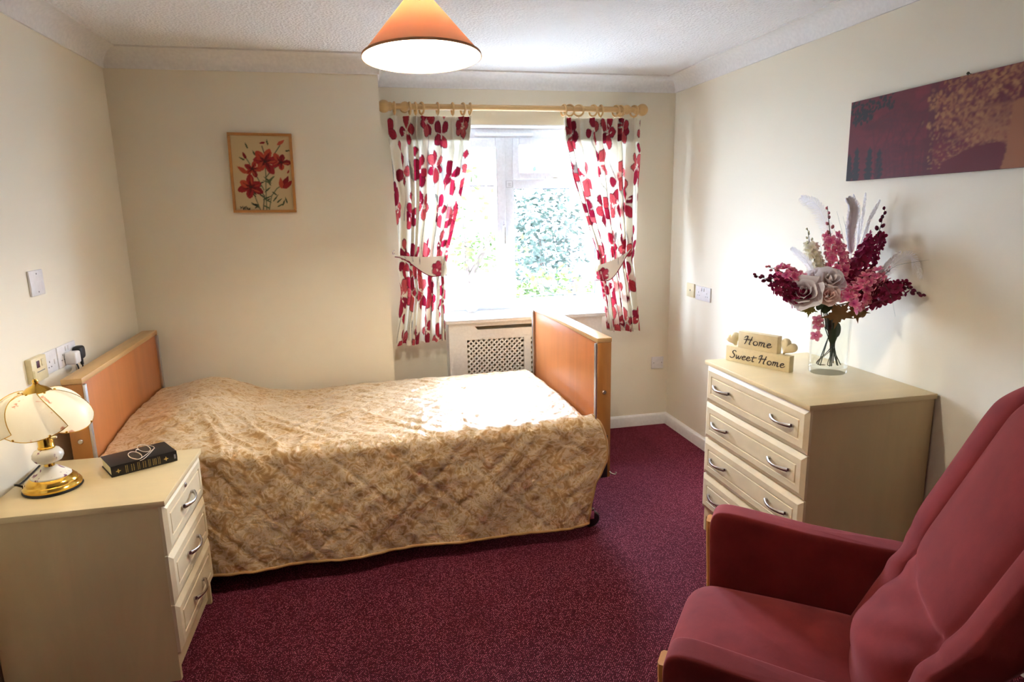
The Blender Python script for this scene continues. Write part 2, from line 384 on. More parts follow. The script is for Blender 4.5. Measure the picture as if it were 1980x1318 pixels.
obj('lever', MB().tube([(1.235, yf-.03, TZ1+.004), (1.235, yf-.045, TZ1+.004), (1.265, yf-.045, TZ1+.002)], .005, 8), M_CHROME, h)
obj('trickle_vent', MB().rbox((.72, yf-.016, 2.012), (1.11, yf+.002, 2.034), .004), M_UPVC, win)
st = MB(); cx0, cz0 = .946, 1.707
for a, b in (((-.022, -.022), (.022, -.019)), ((-.022, .019), (.022, .022)), ((-.022, -.022), (-.019, .022)), ((.019, -.022), (.022, .022)), ((-.008, -.012), (.01, -.008)), ((-.008, .002), (.01, .006)), ((-.008, -.005), (.006, -.002))):
    st.box((cx0+a[0], yf-.0025, cz0+a[1]), (cx0+b[0], yf-.001, cz0+b[1]))
obj('sticker', st, plain('pale_grey_print', (196, 198, 202), .5), win, smooth=False)
obj('window_board', MB().rbox((WX0-.03, 4.094, .852), (WX1+.03, YW+.004, .873), .004), M_WHITE, win)

# ------------------------------------------------------------------ radiator cover
rc = thing('radiator_cover', 'white radiator cover with diagonal lattice grilles under the window', 'radiator cover', (.978, 4.0, 0))
RX = .978
fx0, fx1, ry = .468-RX, 1.488-RX, 3.985-4.0
holes = [(-.396, -.023, .12, .732), (.023, .396, .12, .732)]
fp = MB(); th = .016
xs = [fx0, -.396, -.023, .023, .396, fx1]; zt = .842
fp.box((xs[0], ry, 0), (xs[1], ry+th, zt)); fp.box((xs[2], ry, .12), (xs[3], ry+th, .732)); fp.box((xs[4], ry, 0), (xs[5], ry+th, zt))
fp.box((xs[1], ry, 0), (xs[4], ry+th, .12)); fp.box((xs[1], ry, .732), (xs[4], ry+th, .795))
fp.prism([(xs[1], .795), (-.322, .795), (-.345, .818), (xs[1], .818)], ry, ry+th); fp.prism([(.322, .795), (xs[4], .795), (xs[4], .818), (.345, .818)], ry, ry+th)
fp.box((xs[1], ry, .818), (xs[4], ry+th, zt))
obj('front_panel', fp, M_WHITE, rc, smooth=False)
obj('shelf', MB().rbox((.452-RX, 3.956-4.0, .842), (1.506-RX, .093, .868), .006, 3), M_WHITE, rc)
for x in (fx0, fx1-th): obj('side_panel', MB().box((x, ry+th, 0), (x+th, .13, zt)), M_WHITE, rc, smooth=False)
def lattice(x0, x1, z0, z1, y, pitch=.0335, w=.0105, t=.005):
    m = MB()
    for sgn in (1, -1):
        c = x0 - (z1-z0) - pitch if sgn > 0 else x0 - pitch
        end = x1 + (z1-z0) + pitch; c0 = x0-(z1-z0)-pitch
        k = 0
        while c0 + k*pitch < end:
            # line x = c + sgn*(z-z0), clipped to the rectangle
            c = c0 + k*pitch; k += 1
            ts = []
            za, zb = z0, z1
            if sgn > 0: za, zb = max(z0, z0+x0-c), min(z1, z0+x1-c)
            else: za, zb = max(z0, z0+c-x1), min(z1, z0+c-x0)
            if zb-za < .004: continue
            d = w*.7071; pa, pb = c+sgn*(za-z0), c+sgn*(zb-z0)
            yy = y + (0 if sgn > 0 else t*.6)
            m.add([(pa-d, yy, za), (pa+d, yy, za), (pb+d, yy, zb), (pb-d, yy, zb), (pa-d, yy+t, za), (pa+d, yy+t, za), (pb+d, yy+t, zb), (pb-d, yy+t, zb)],
                  [(0,1,2,3),(4,7,6,5),(0,4,5,1),(1,5,6,2),(2,6,7,3),(3,7,4,0)])
    return m
for hx0, hx1, hz0, hz1 in holes:
    obj('lattice_grille', lattice(hx0+.002, hx1-.002, hz0, hz1, ry+.008), M_WHITE, rc, smooth=False)
rad = thing('radiator', 'panel radiator seen through the lattice of the white cover', 'radiator', (.978, 4.08, 0))
rm = MB()
for i in range(22): rm.rbox((-.44+i*.04, -.02, .15), (-.44+i*.04+.034, .015, .70), .006)
obj('radiator_panel', rm, plain('shade_tinted_radiator', (176, 160, 132), .5), rad)  # off-white radiator coloured beige-brown, shade inside the cover put into the colour
for x in (-.3, .3): obj('bracket', MB().rbox((x-.02, .012, .2), (x+.02, .053, .65), .003), M_WHITE, rad)

# ------------------------------------------------------------------ curtain pole, rings, curtains, tiebacks
ROD_Y, ROD_Z, ROD_R = 4.042, 2.149, .0175
rodt = thing('curtain_pole', 'beech wood curtain pole with ball finials above the window', 'curtain pole', (.957, ROD_Y, ROD_Z))
AX = Matrix.Rotation(PI/2, 4, 'Y')
obj('pole', MB().tube([(-.79, 0, 0), (.79, 0, 0)], ROD_R, 20), M_POLE, rodt)
ball = [(.0001, -.037)] + [(.037*math.sin(a*PI/14), -.037*math.cos(a*PI/14)) for a in range(1, 14)] + [(.0001, .037)]
for sx in (-1, 1):
    f = obj('finial', MB().lathe(ball, 24, Matrix.Translation((sx*.812, 0, 0)) @ AX), M_POLE, rodt)
    obj('neck', MB().lathe([(.0001, -.016), (.02, -.016), (.026, -.008), (.026, .0), (.021, .006), (.021, .016), (.0001, .016)], 20, Matrix.Translation((sx*.772, 0, 0)) @ AX), M_POLE, f)
for xb in (.268, 1.664):
    b = obj('bracket', MB().lathe([(.0001, -.027), (.016, -.027), (.026, -.014), (.03, 0), (.026, .014), (.016, .027), (.0001, .027)], 22, Matrix.Translation((xb-.957, 0, 0)) @ AX), M_POLE, rodt)
    obj('bracket_arm', MB().lathe([(.0001, 0), (.014, 0), (.014, .07), (.026, .076), (.026, .0888), (.0001, .0888)], 20, Matrix.Translation((xb-.957, 0, 0)) @ Matrix.Rotation(-PI/2, 4, 'X')), M_POLE, b)
def torus(R, r, n=28, k=10):
    return MB().grid(lambda a, b: ((r*math.sin(2*PI*b), (R+r*math.cos(2*PI*b))*math.cos(2*PI*a), (R+r*math.cos(2*PI*b))*math.sin(2*PI*a))), n, k+1, closed_u=True)
ring_me = torus(.0325, .0062).mesh('ring'); ring_me.materials.append(M_POLE)
eye_me = MB().tube([(0, 0, -.036), (0, 0, -.046)], .0022, 6).mesh('screw_eye'); eye_me.materials.append(M_BRASS)
RL = [.205, .295, .329, .365, .46, .55, .613, .657]; RR = [1.246, 1.283, 1.343, 1.439, 1.49, 1.591, 1.622, 1.713]
RROT = {1.283: .9, 1.343: 1.0, 1.439: .55, .365: .35, 1.591: .4, 1.622: .35, 1.713: .45, .613: .3, 1.246: .3}
ordw = ['outermost', 'second', 'third', 'fourth', 'fifth', 'sixth', 'seventh', 'innermost']
for side, xs_ in (('left', RL), ('right', list(reversed(RR)))):
    for i, x in enumerate(xs_):
        r = thing('curtain_ring', f'beech curtain ring on pole, {ordw[i]} of the eight over the {side} curtain', 'curtain ring', (x, ROD_Y, ROD_Z-.0095), RROT.get(x, .08), 'beech curtain rings')
        inst(ring_me, 'ring', r); inst(eye_me, 'screw_eye', r)

CREAM = np.array(lin((240, 234, 216)))
def fabric_print(seed, w=300, h=420):
    p = Print(w, h, CREAM); r = random.Random(seed); reds = [lin((158, 24, 56)), lin((176, 38, 62)), lin((188, 58, 70)), lin((140, 16, 48)), lin((206, 88, 92))]
    dk = lin((96, 10, 34)); gr = lin((112, 104, 98))
    spots = []
    for gyi in range(6):
        for gxi in range(5):
            spots.append((gxi*66 + (33 if gyi % 2 else 0) + r.uniform(-12, 12), gyi*76 + r.uniform(-14, 14) + 22))
    for x, y in spots:
        b = r.uniform(-.4, .4); pts = [(x+b*30*t*t + 4*math.sin(5*t), y+88*t) for t in [i/8 for i in range(9)]]
        p.line(pts, .9, gr, .8)
        if r.random() < .35: p.poly(petal(x+6, y+50, 1.3+r.uniform(-.4, .4), 46, 4, .1, r.randint(0, 999)), lin((150, 146, 136)))
    for x, y in spots:
        s = r.uniform(.9, 1.2); k = r.randint(4, 6); a0 = r.uniform(0, 6.28); tall = r.uniform(1.15, 1.5)
        for j in range(k):
            a = a0 + j*2*PI/k + r.uniform(-.3, .3); L = s*r.uniform(17, 25)*(1+.35*abs(math.sin(a))); wd = s*r.uniform(6.5, 10); sd = r.randint(0, 9999); c = r.choice(reds)
            ox, oy = x+3*math.cos(a), y+3*math.sin(a)
            p.poly(round_petal(ox, oy, a, L+1.3, wd+1.3, .07, sd), dk); p.poly(round_petal(ox, oy, a, L, wd, .07, sd), c)
            for q in (-.16, .16): p.line([(ox+4*math.cos(a), oy+4*math.sin(a)), (ox+L*.75*math.cos(a+q), oy+L*.75*math.sin(a+q))], .45, dk, .5)
        for j in range(3): p.poly(petal(x+r.uniform(-9, 9), y+r.uniform(-9, 9), r.uniform(0, 6.28), 9, 1.6, 0, j), CREAM)
        if r.random() < .8:
            bx, by = x+r.uniform(-20, 20), y-40+r.uniform(-8, 8); sd = r.randint(0, 999); p.poly(round_petal(bx, by+10, -PI/2, 21, 7.5, .08, sd), dk); p.poly(round_petal(bx, by+9, -PI/2, 18, 6.5, .08, sd), r.choice(reds))
    return p
def interp(tab, z):
    t = sorted(tab); zs = [a for a, _ in t]; return float(np.interp(z, zs, [b for _, b in t]))
M_CURT = attr_mat('floral_curtain_cotton', .85, .30, 700.0)
M_TAPE = plain('cream_heading_tape', (226, 212, 182), .9)
def curtain(name, label, rings, e0, e1, seed, zb0, zb1, shift):
    # e0/e1: edge x as function of height, u=0 -> e0
    zt_ = 2.096; nu, nv = 236, 300
    ux = [(x-e0[-1][1])/(e1[-1][1]-e0[-1][1]) for x in rings]
    knots = [-.06] + ux + [1.06]; ph = [ -.5] + list(range(len(ux))) + [len(ux)-.5]
    pr = fabric_print(seed); uu, vv = [], []
    rr = random.Random(seed); ju = [rr.uniform(-.35, .35) for _ in range(12)]
    def f(u, v):
        zb_ = zb0*(1-u)+zb1*u; z = zt_ + (zb_-zt_)*v
        x = interp(e0, z)*(1-u) + interp(e1, z)*u
        p = float(np.interp(u, knots, ph)) ; k = p + .0
        fan = 1-sm(2.05, 1.955, z) if z > 1.955 else 0
        drift = .25*math.sin(2.3*z+u*3)*sm(1.95, 1.5, z) + ju[int(max(0, min(11, round(p))))]*sm(1.9, 1.4, z)*.4
        g = .5+.5*math.cos(2*PI*(k+drift))
        pinch = math.exp(-((z-1.955)/.03)**2)
        head = sm(1.90, 1.97, z)
        tie = math.exp(-((z-1.21)/.11)**2)
        A = .05 - .022*head - .018*tie + .012*sm(.95, .72, z)
        gg = g**(1+1.6*head+2.5*pinch)
        y = 4.052 - A*gg - .010*math.cos(6*PI*(k+drift))*head*gg + .004*math.sin(17*u+9*z)
        y -= .020*sm(1.6, 1.2, z)
        x += .006*math.sin(4*PI*(k+drift))*(1-head)
        uu.append(u*.96+shift); vv.append(v)
        return (x, y, z + .004*math.sin(14*u)*sm(.9, 1.0, v))
    m = MB().grid(f, nu, nv); m.col = pr.sample(np.array(uu) % 1.0, np.array(vv)); m.col[:, :3] = m.col[:, :3]
    o = obj(name, m, M_CURT, None, label, 'curtain', 'floral curtains', angle=None)
    def ft_(u, v):
        x, y, z = f(u, .004+v*.098); return (x, y+.004, z)
    obj('heading_tape', MB().grid(ft_, 200, 24), M_TAPE, o, angle=None)
    return o
eL0 = [(.70, .137), (.9, .165), (1.05, .188), (1.2, .175), (1.35, .182), (1.6, .176), (1.95, .165), (2.1, .160)]
eL1 = [(.70, .449), (.95, .452), (1.05, .462), (1.2, .466), (1.34, .492), (1.6, .572), (1.9, .64), (2.1, .662)]
eR0 = [(.70, 1.762), (.9, 1.75), (1.05, 1.735), (1.2, 1.718), (1.35, 1.735), (1.6, 1.75), (1.95, 1.757), (2.1, 1.762)]
eR1 = [(.70, 1.54), (.9, 1.515), (1.05, 1.49), (1.15, 1.468), (1.25, 1.462), (1.45, 1.385), (1.75, 1.29), (1.95, 1.25), (2.1, 1.240)]
curtain('curtain', 'cream and red floral curtain nearest the bed, tied back at the window', RL, eL0, eL1, 3, .722, .742, .0)
curtain('curtain', 'cream and red floral curtain beside the sockets, tied back at the window', list(reversed(RR)), eR0, eR1, 11, .722, .735, .03)
M_TIE = attr_mat('floral_tieback_cotton', .85, .2, 700.0)
M_PIPE = plain('dark_red_piping', (128, 20, 48), .8)
def tieback(label, x_hook, z_hook, x_in, zt_in, zb_in, seed, flip):
    root = thing('curtain_tieback', label, 'tieback', (x_hook, 4.05, z_hook), 0, 'floral tiebacks')
    pr = Print(120, 40, CREAM); r = random.Random(seed); 
    for (fx, fy) in ((98, 25), (26, 38)):
        a0 = r.uniform(0, 6)
        for j in range(6):
            c = [lin((158, 24, 56)), lin((180, 44, 70)), lin((190, 60, 80))][j % 3]; sd = r.randint(0, 999); pp = round_petal(fx, fy, a0+j*1.05, 16 if fx > 80 else 9, 6 if fx > 80 else 4, .08, sd); p2 = round_petal(fx, fy, a0+j*1.05, 17.2 if fx > 80 else 10, 7 if fx > 80 else 4.8, .08, sd)
            pr.poly(p2, lin((96, 10, 34))); pr.poly(pp, c)
        for j in range(2): pr.poly(petal(fx+r.uniform(-7, 7), fy+r.uniform(-6, 6), r.uniform(0, 6.28), 8, 1.5, 0, j), CREAM)
    for k in range(3): pr.line([(20+k*18, 0), (24+k*15, 22)], .7, lin((110, 100, 95)))
    nu, nv = 90, 26; uu, vv = [], []; low = []
    dx = x_in - x_hook
    def f(u, v):
        # front loop u 0..0.62, wraps round the inner edge and returns behind
        if u < .68:
            t = u/.68; x = dx*t; y = -.075*math.sin(PI*min(1, t*1.02))**.6 - .01
            if t > .97: y = -.045
            w = sm(0, .35, t); top = (zt_in-z_hook)*t + .006*math.sin(PI*t)*(-1); bot = (zb_in-z_hook)*sm(0, .75, t) - .012*(1-t)
            z = top*v + bot*(1-v)
        else:
            t = (u-.68)/.32; x = dx + .012*math.sin(PI*t)*(1 if dx > 0 else -1) - dx*.9*sm(.2, 1, t); y = -.045+.07*sm(0, .35, t); top = (zt_in-z_hook)*(1-t); bot = (zb_in-z_hook)*(1-t)-.012*t
            z = top*v + bot*(1-v)
        uu.append(min(1, u/.68)); vv.append(1-v); return (x, y, z)
    m = MB().grid(f, nu, nv); m.col = pr.sample(np.array(uu), np.array(vv))
    obj('band', m, M_TIE, root, angle=None)
    obj('piping', MB().tube([f(i/40*.68, 0) for i in range(41)], .0028, 6), M_PIPE, root)
    obj('hook', MB().tube(catmull([(0, .08, .005), (0, .02, .005), (-.012 if dx > 0 else .012, .0, .004), (-.012 if dx > 0 else .012, .0, .02), (0, .015, .026)]), .003, 8), M_CHROME, root)
tieback('floral tieback band with dark piping around the curtain nearest the bed', .162, 1.283, .474, 1.270, 1.150, 5, 1)
tieback('floral tieback band slanting up around the curtain beside the sockets', 1.716, 1.285, 1.446, 1.165, 1.075, 6, -1)

# ------------------------------------------------------------------ bed
HX0, FY1, BR = -1.2015, 3.7275, .0359
BL, BW = 2.242, 1.0606
bed = thing('profiling_bed', 'wooden adjustable bed with tall head and foot boards', 'bed', (HX0, FY1, 0), BR)
def board(name, x0, x1, ztop, inner, label):
    b = obj(name, MB().rbox((x0+.006, -BW+.02, .27), (x1-.006, -.02, ztop-.022), .003), M_BEECH, bed, label=label)
    obj('cap', MB().rbox((x0, -BW, ztop-.022), (x1, 0, ztop), .003), M_OAK_CAP, b)
    for y in (-BW, -.02): obj('post', MB().rbox((x0+.002, y, .27), (x1-.002, y+.02, ztop-.022), .003), M_OAK, b)
    xi = x1 if inner > 0 else x0
    for y in (-BW+.004, -.03):
        s = MB()
        for k in range(2): s.rbox((xi-.007, y+k*.012, .275), (xi+.006*1, y+.009+k*.012, ztop-.026), .0015) if inner > 0 else s.rbox((xi-.006, y+k*.012, .275), (xi+.007, y+.009+k*.012, ztop-.026), .0015)
        obj('metal_strip', s, M_ALU, b)
    zk = .697
    obj('bolt', MB().lathe([(.0001, .004), (.008, .004), (.011, .0), (.011, -.006)], 16, Matrix.Translation((x0+.036, -BW-.001, zk)) @ Matrix.Rotation(PI/2, 4, 'X')), M_CHROME, b)
    return b
hb = board('headboard', 0, .0727, .9463, 1, 'tall brown veneered head board')
fb = board('footboard', 2.1697, BL, .9560, -1, 'tall brown veneered foot board')
obj('foot_mechanism', MB().rbox((2.176, -BW-.007, .272), (2.224, -BW+.001, .485), .003), M_BLACK, bed)
obj('latch', MB().tube(catmull([(2.235, -BW-.004, .30), (2.245, -BW-.012, .29), (2.262, -BW-.012, .285), (2.266, -BW-.012, .295)]), .004, 8), M_CHROME, bed)
obj('mattress', MB().rbox((.09, -BW+.045, .36), (2.14, -.05, .545), .05, 4), plain('mattress_cover', (200, 196, 190), .8), bed)
fr = MB()
for y in (-BW+.07, -.11): fr.rbox((.08, y, .27), (2.165, y+.04, .35), .004)
for x in (.1, .7, 1.4, 2.08): fr.rbox((x, -BW+.07, .29), (x+.05, -.07, .34), .003)
obj('bed_frame', fr, plain('dark_steel_frame', (40, 38, 40), .5, .6), bed)
for x in (.16, 2.150):
    for y in (-BW+.045, -.09):
        lg = obj('leg', MB().rbox((x-.018, y-.018, .10), (x+.018, y+.018, .30), .003), M_CHROME, bed)
        cs = MB(); cs.lathe([(.0001, -.012), (.036, -.012), (.042, -.006), (.042, .006), (.036, .012), (.0001, .012)], 20, Matrix.Translation((x+.012, y, .043)) @ Matrix.Rotation(PI/2, 4, 'X'))
        obj('caster_wheel', cs, M_BLACK, lg)
        cf = MB(); cf.rbox((x-.03, y-.024, .05), (x+.02, y-.016, .105), .003); cf.rbox((x-.03, y+.016, .05), (x+.02, y+.024, .105), .003); cf.rbox((x-.03, y-.024, .09), (x+.02, y+.024, .105), .003)
        obj('caster_fork', cf, M_CHROME, lg)

# bedspread
def spread():
    nx, npth = 300, 230
    X0, X1 = .079, 2.158
    Yn, Yf = -1.075, -.035           # near and far fold lines
    ZT = .588
    Rn = .055
    # cross path: far hang, top, near bend, near hang
    Lf, Lt, Lb, Lh = .16, (Yf-Yn)-.08, PI/2*Rn, .47
    tot = Lf+Lt+Lb+Lh
    uv = []
    r = random.Random(4)
    ridges = [(r.uniform(.45, .75), r.uniform(-1.0, -.6), r.uniform(-1.3, -.7), r.uniform(.10, .3), r.uniform(.008, .016), r.uniform(.006, .014)) for _ in range(9)]
    ridges += [(r.uniform(.7, 2.1), r.uniform(-1.0, -.15), r.uniform(-2.6, -.3), r.uniform(.05, .16), r.uniform(.006, .014), r.uniform(.002, .006)) for _ in range(70)]
    def top(X, Y):
        t = (Y-Yn)/(Yf-Yn)
        z = ZT - .012*(1-math.sin(PI*min(1, max(0, t))))
        pw = sm(.0, .2, t+.1)*sm(-.02, .10, 1-t+.04)
        hump = math.exp(-((X-.33)/.22)**2)*.105*(.55+.45*sm(.05, .5, t)) if X > .33 else (.105*(.55+.45*sm(.05, .5, t)))*(.52+.48*math.exp(-((X-.33)/.17)**2))
        z += hump
        z -= .018*math.exp(-((X-.82)/.18)**2)*math.exp(-((t-.75)/.3)**2)
        for (rx, ry_, ang, L, w, h) in ridges:
            dx, dy = X-rx, Y-ry_; a = dx*math.cos(ang)+dy*math.sin(ang); b = -dx*math.sin(ang)+dy*math.cos(ang)
            if abs(a) < L*2 and abs(b) < w*4: z += h*math.exp(-(a/L)**2-(b/w)**2)
        return z
    def quilt(a, b):
        s = .25; p, q = (a+b)/s, (a-b)/s
        dp = abs(p-round(p)); dq = abs(q-round(q)); d = min(dp, dq)
        return .0045*(1-math.exp(-(d/.05)))
    def f(u, v):
        s = v*tot; X = X0+(X1-X0)*u
        uv.append((X*1.0, s))
        q = quilt(X, s)
        if s < Lf:
            t = s/Lf; Y = Yf+.028; z = top(X, Yf-.03)-.03-(1-t)*Lf*.9; nrm = Vector((0, 1, 0))
            if t > .8: Y = Yf+.028-.02*((t-.8)/.2)**2
        elif s < Lf+Lt:
            Y = Yf+.01-(s-Lf)*((Yf+.01-(Yn+Rn))/Lt); z = top(X, Y) - .02*math.exp(-(s-Lf)/.03); nrm = Vector((0, 0, 1))
        elif s < Lf+Lt+Lb:
            a = (s-Lf-Lt)/Rn; Y = Yn+Rn-Rn*math.sin(a); z = top(X, Yn+Rn)-Rn+Rn*math.cos(a); nrm = Vector((0, -math.sin(a), math.cos(a)))
        else:
            h = (s-Lf-Lt-Lb)/Lh; z0 = top(X, Yn+Rn)-Rn; hem = .075 + .010*math.sin(X*2.2+.6)
            z = z0+(hem-z0)*h
            wav = (.010*math.sin(X*7.0+1)+.007*math.sin(X*13.3))*h
            Y = Yn - .028*h - wav - .018*math.exp(-((X-.55)/.25)**2)*h; nrm = Vector((0, -1, .05))
        pinch = 0
        # at the foot end the edge tucks down beside the board, the near corner rounds outwards
        if s < Lf+Lt: z -= .05*sm(2.10, 2.158, X)*sm(.0, .12, 1-(Y-Yn)/(Yf-Yn)*0) if X > 2.10 else 0
        xx = X
        if s >= Lf+Lt:
            hh = min(1, (s-Lf-Lt)/(Lb+Lh)); e = sm(1.85, 2.158, X)
            xx = X + e*(.055*math.sin(PI*min(1, hh*1.6)*.9)*(1 if hh < .625 else 1) - .06*sm(.35, 1, hh))
            Y -= .012*e*math.sin(PI*hh)
        n3 = nrm*q
        nz_ = .003*math.sin(31*X+5*math.sin(9*s))*math.sin(27*s+4*math.sin(7*X)) + .002*math.sin(71*X+3*s)*math.sin(63*s) + (.007*math.sin(8*X+9*s+2*math.sin(4*X)) + .004*math.sin(17*X-11*s+3*math.sin(3*s)))*sm(Lf+Lt, Lf+Lt+.2, s)
        return (xx + n3.x, Y+n3.y+nrm.y*nz_, z+n3.z+nrm.z*nz_)
    m = MB().grid(f, nx, npth); m.uv = uv
    return m, f, tot
sp, spf, _tot = spread()
spo = thing('bedspread', 'gold damask quilted bedspread covering the bed and pillow', 'bedspread', (HX0, FY1, 0), BR)
q = obj('quilt', sp, M_SPREAD, spo, angle=None)
sol = q.modifiers.new('thick', 'SOLIDIFY'); sol.thickness = .006; sol.offset = -1
obj('hem_binding', MB().tube([spf(i/120, 1.0) for i in range(121)], .0065, 8), M_SPREAD, spo)
obj('side_binding', MB().tube([spf(1.0, .62+.38*i/80) for i in range(81)], .0055, 8), M_SPREAD, spo)

# ------------------------------------------------------------------ drawer units
def rings_front(w, h, rings):
    """nested rectangles: (inset, outward depth)"""
    vs, fs = [], []
    for ins, d in rings:
        vs += [(-w/2+ins, d, -h/2+ins), (w/2-ins, d, -h/2+ins), (w/2-ins, d, h/2-ins), (-w/2+ins, d, h/2-ins)]
    for i in range(len(rings)-1):
        for k in range(4): fs.append((i*4+k, i*4+(k+1) % 4, (i+1)*4+(k+1) % 4, (i+1)*4+k))
    n = len(rings)-1; fs.append((n*4, n*4+1, n*4+2, n*4+3)); fs.append((3, 2, 1, 0))
    return MB().add(vs, fs)
RINGS = [(0, 0), (0, .010), (.020, .019), (.044, .019), (.0455, .0155), (.050, .0155), (.0515, .019)]
def bow_handle(L=.125):
    pts, rs = [], []
    for i in range(17):
        t = i/16; pts.append((-L/2+L*t, .004+.026*math.sin(PI*(.06+.88*t))**.8, .012*(t-.5)**2)); rs.append(.0062-.0026*math.sin(PI*t))
    m = MB().tube(pts, rs, 10, flat=1.35)
    for x in (-L/2, L/2): m.tube([(x, -.001, .003), (x, .007, .003)], .0065, 10)
    return m
HANDLE = bow_handle().mesh('handle'); HANDLE.materials.append(M_CHROME)
def drawer(parent, cx_, face, cz, w, h, handles, name='drawer'):
    """local frame of the unit: x along the front, -y outwards; face = y of the carcass front"""
    me = rings_front(w, h, RINGS).mesh('drawer', smooth=False); me.materials.append(M_MAPLE_F)
    d = bpy.data.objects.new(name, me); COL.objects.link(d); d.parent = parent
    d.matrix_basis = basis((cx_, face, cz), (-1, 0, 0), (0, -1, 0), (0, 0, 1))
    for hx in handles:
        hd = inst(HANDLE, 'handle', d, Matrix.Translation((hx, .0175, 0)))
    return d
# chest of drawers: local x along its front (world -y -> +x), local y into the wall (world +x)
CXF, CXB, CYF, CYB, CH = 1.4929, 2.0330, 2.6416, 1.9039, .8448
cw, cdp = CYF-CYB, CXB-CXF
chest = thing('chest_of_drawers', 'pale maple chest of four drawers with chrome bow handles', 'chest of drawers', (CXF, (CYF+CYB)/2, 0), -PI/2)
ft = .024                                            # fronts stand forward of the carcass
obj('carcass', MB().box((-cw/2+.012, ft, .075), (cw/2-.012, cdp, CH-.020)), M_MAPLE, chest, smooth=False)
obj('top', MB().rbox((-cw/2, 0, CH-.020), (cw/2, cdp, CH), .002), M_MAPLE_TOP, chest)
for x in (-cw/2+.012, cw/2-.030): obj('side_plinth', MB().box((x, ft, 0), (x+.018, cdp, .0755)), M_MAPLE, chest, smooth=False)
obj('front_plinth', MB().box((-cw/2+.03, ft+.012, 0), (cw/2-.03, ft+.03, .0755)), M_MAPLE, chest, smooth=False)
dz = [.7380, .5635, .3870, .2090]
for i, z in enumerate(dz): drawer(chest, 0, ft-.001, z, cw-.022, .170, (-.215, .215))
# bedside cabinet: front faces +x
BXF, BY0, BY1, BH = -.6825, 2.1089, 2.5882, .6555
bw_, bd = BY1-BY0, BXF-(XL+.012)
cab = thing('bedside_cabinet', 'pale maple bedside cabinet with three drawers under the table lamp', 'bedside cabinet', (BXF, (BY0+BY1)/2, 0), PI/2)
obj('carcass', MB().box((-bw_/2+.008, ft, .085), (bw_/2-.008, bd, BH-.020)), M_MAPLE, cab, smooth=False)
obj('top', MB().rbox((-bw_/2, 0, BH-.020), (bw_/2, bd, BH), .002), M_MAPLE_TOP, cab)
for x in (-bw_/2+.008, bw_/2-.026): obj('side_plinth', MB().box((x, ft, 0), (x+.018, bd, .0855)), M_MAPLE, cab, smooth=False)
obj('front_plinth', MB().box((-bw_/2+.026, ft+.012, .02), (bw_/2-.026, ft+.03, .0855)), M_MAPLE, cab, smooth=False)
for i, z in enumerate((.5500, .3720, .1940)):
    d = drawer(cab, 0, ft-.001, z, bw_-.012, .174, (0.,))
    if i == 0:
        lk = obj('lock', MB().lathe([(.0001, .006), (.006, .006), (.009, .003), (.009, -.001)], 16), M_CHROME, d)
        lk.matrix_basis = Matrix.Translation((0, .0185, .057)) @ Matrix.Rotation(-PI/2, 4, 'X')

# ------------------------------------------------------------------ table lamp
LX, LY = -1.082, 2.318
lamp = thing('table_lamp', 'lit table lamp with white petal glass shade and brass base', 'lamp', (LX, LY, BH), .3)
def deco_mat(name, base, c1, c2, scale, rough=.2):
    t = NT(name).set(rough=rough); mp = t.coords((scale,)*3)
    v = t.n('ShaderNodeTexNoise', Scale=1.0, Detail=3.0, Distortion=.5); t.l(mp, 'Vector', v, 'Vector')
    r = t.ramp(v, 'Fac', [(.0, lin(base)), (.585, lin(base)), (.63, lin(c1)), (.70, lin(c2))]); t.l(r, 'Color', t.b, 'Base Color'); return t
M_PORC = deco_mat('painted_porcelain', (240, 234, 222), (164, 120, 140), (104, 70, 96), 38.0).m
obj('foot_ring', MB().lathe([(.0001, 0), (.084, 0), (.087, .004), (.085, .009), (.0001, .009)], 40), M_BLACK, lamp)
obj('brass_base', MB().lathe([(.084, .008), (.085, .016), (.080, .024), (.076, .026), (.074, .034), (.067, .040), (.063, .044), (.060, .046), (.0001, .046)], 40), M_BRASS, lamp)
obj('porcelain_skirt', MB().lathe([(.059, .045), (.058, .050), (.046, .060), (.032, .070), (.018, .080), (.0001, .081)], 36), M_PORC, lamp)
obj('brass_collar', MB().lathe([(.0001, .078), (.016, .078), (.015, .084), (.015, .090), (.019, .094), (.0001, .096)], 28), M_BRASS, lamp)
obj('porcelain_ball', MB().lathe([(.0001, .092), (.022, .092), (.038, .100), (.045, .113), (.044, .124), (.036, .136), (.024, .142), (.0001, .142)], 36), M_PORC, lamp)
obj('neck', MB().lathe([(.0001, .140), (.024, .140), (.025, .146), (.022, .150), (.022, .184), (.0001, .186)], 28), M_BRASS, lamp)
obj('stem', MB().tube([(0, 0, .18), (0, 0, .35)], .004, 8), M_BRASS, lamp)
obj('switch_stub', MB().tube([(.02, -.012, .178), (.034, -.02, .180)], .004, 8), M_CREAMPL, lamp)
def shade_glass():
    t = NT('frosted_floral_shade').set(rough=.35, col=lin((250, 244, 226)))
    mp = t.coords((22,)*3); v = t.n('ShaderNodeTexNoise', Scale=1.0, Detail=3.0, Distortion=.6); t.l(mp, 'Vector', v, 'Vector')
    r = t.ramp(v, 'Fac', [(.0, lin((254, 248, 232))), (.62, lin((254, 248, 232))), (.66, lin((226, 176, 150))), (.72, lin((198, 130, 110)))])
    t.l(r, 'Color', t.b, 'Base Color')
    tr = t.n('ShaderNodeBsdfTranslucent'); t.l(r, 'Color', tr, 'Color'); mx = t.n('ShaderNodeMixShader'); mx.inputs[0].default_value = .5
    t.l(t.b, 'BSDF', mx, 1); t.l(tr, 'BSDF', mx, 2); t.l(mx, 'Shader', t.out, 'Surface'); return t.m
M_SHADE = shade_glass()
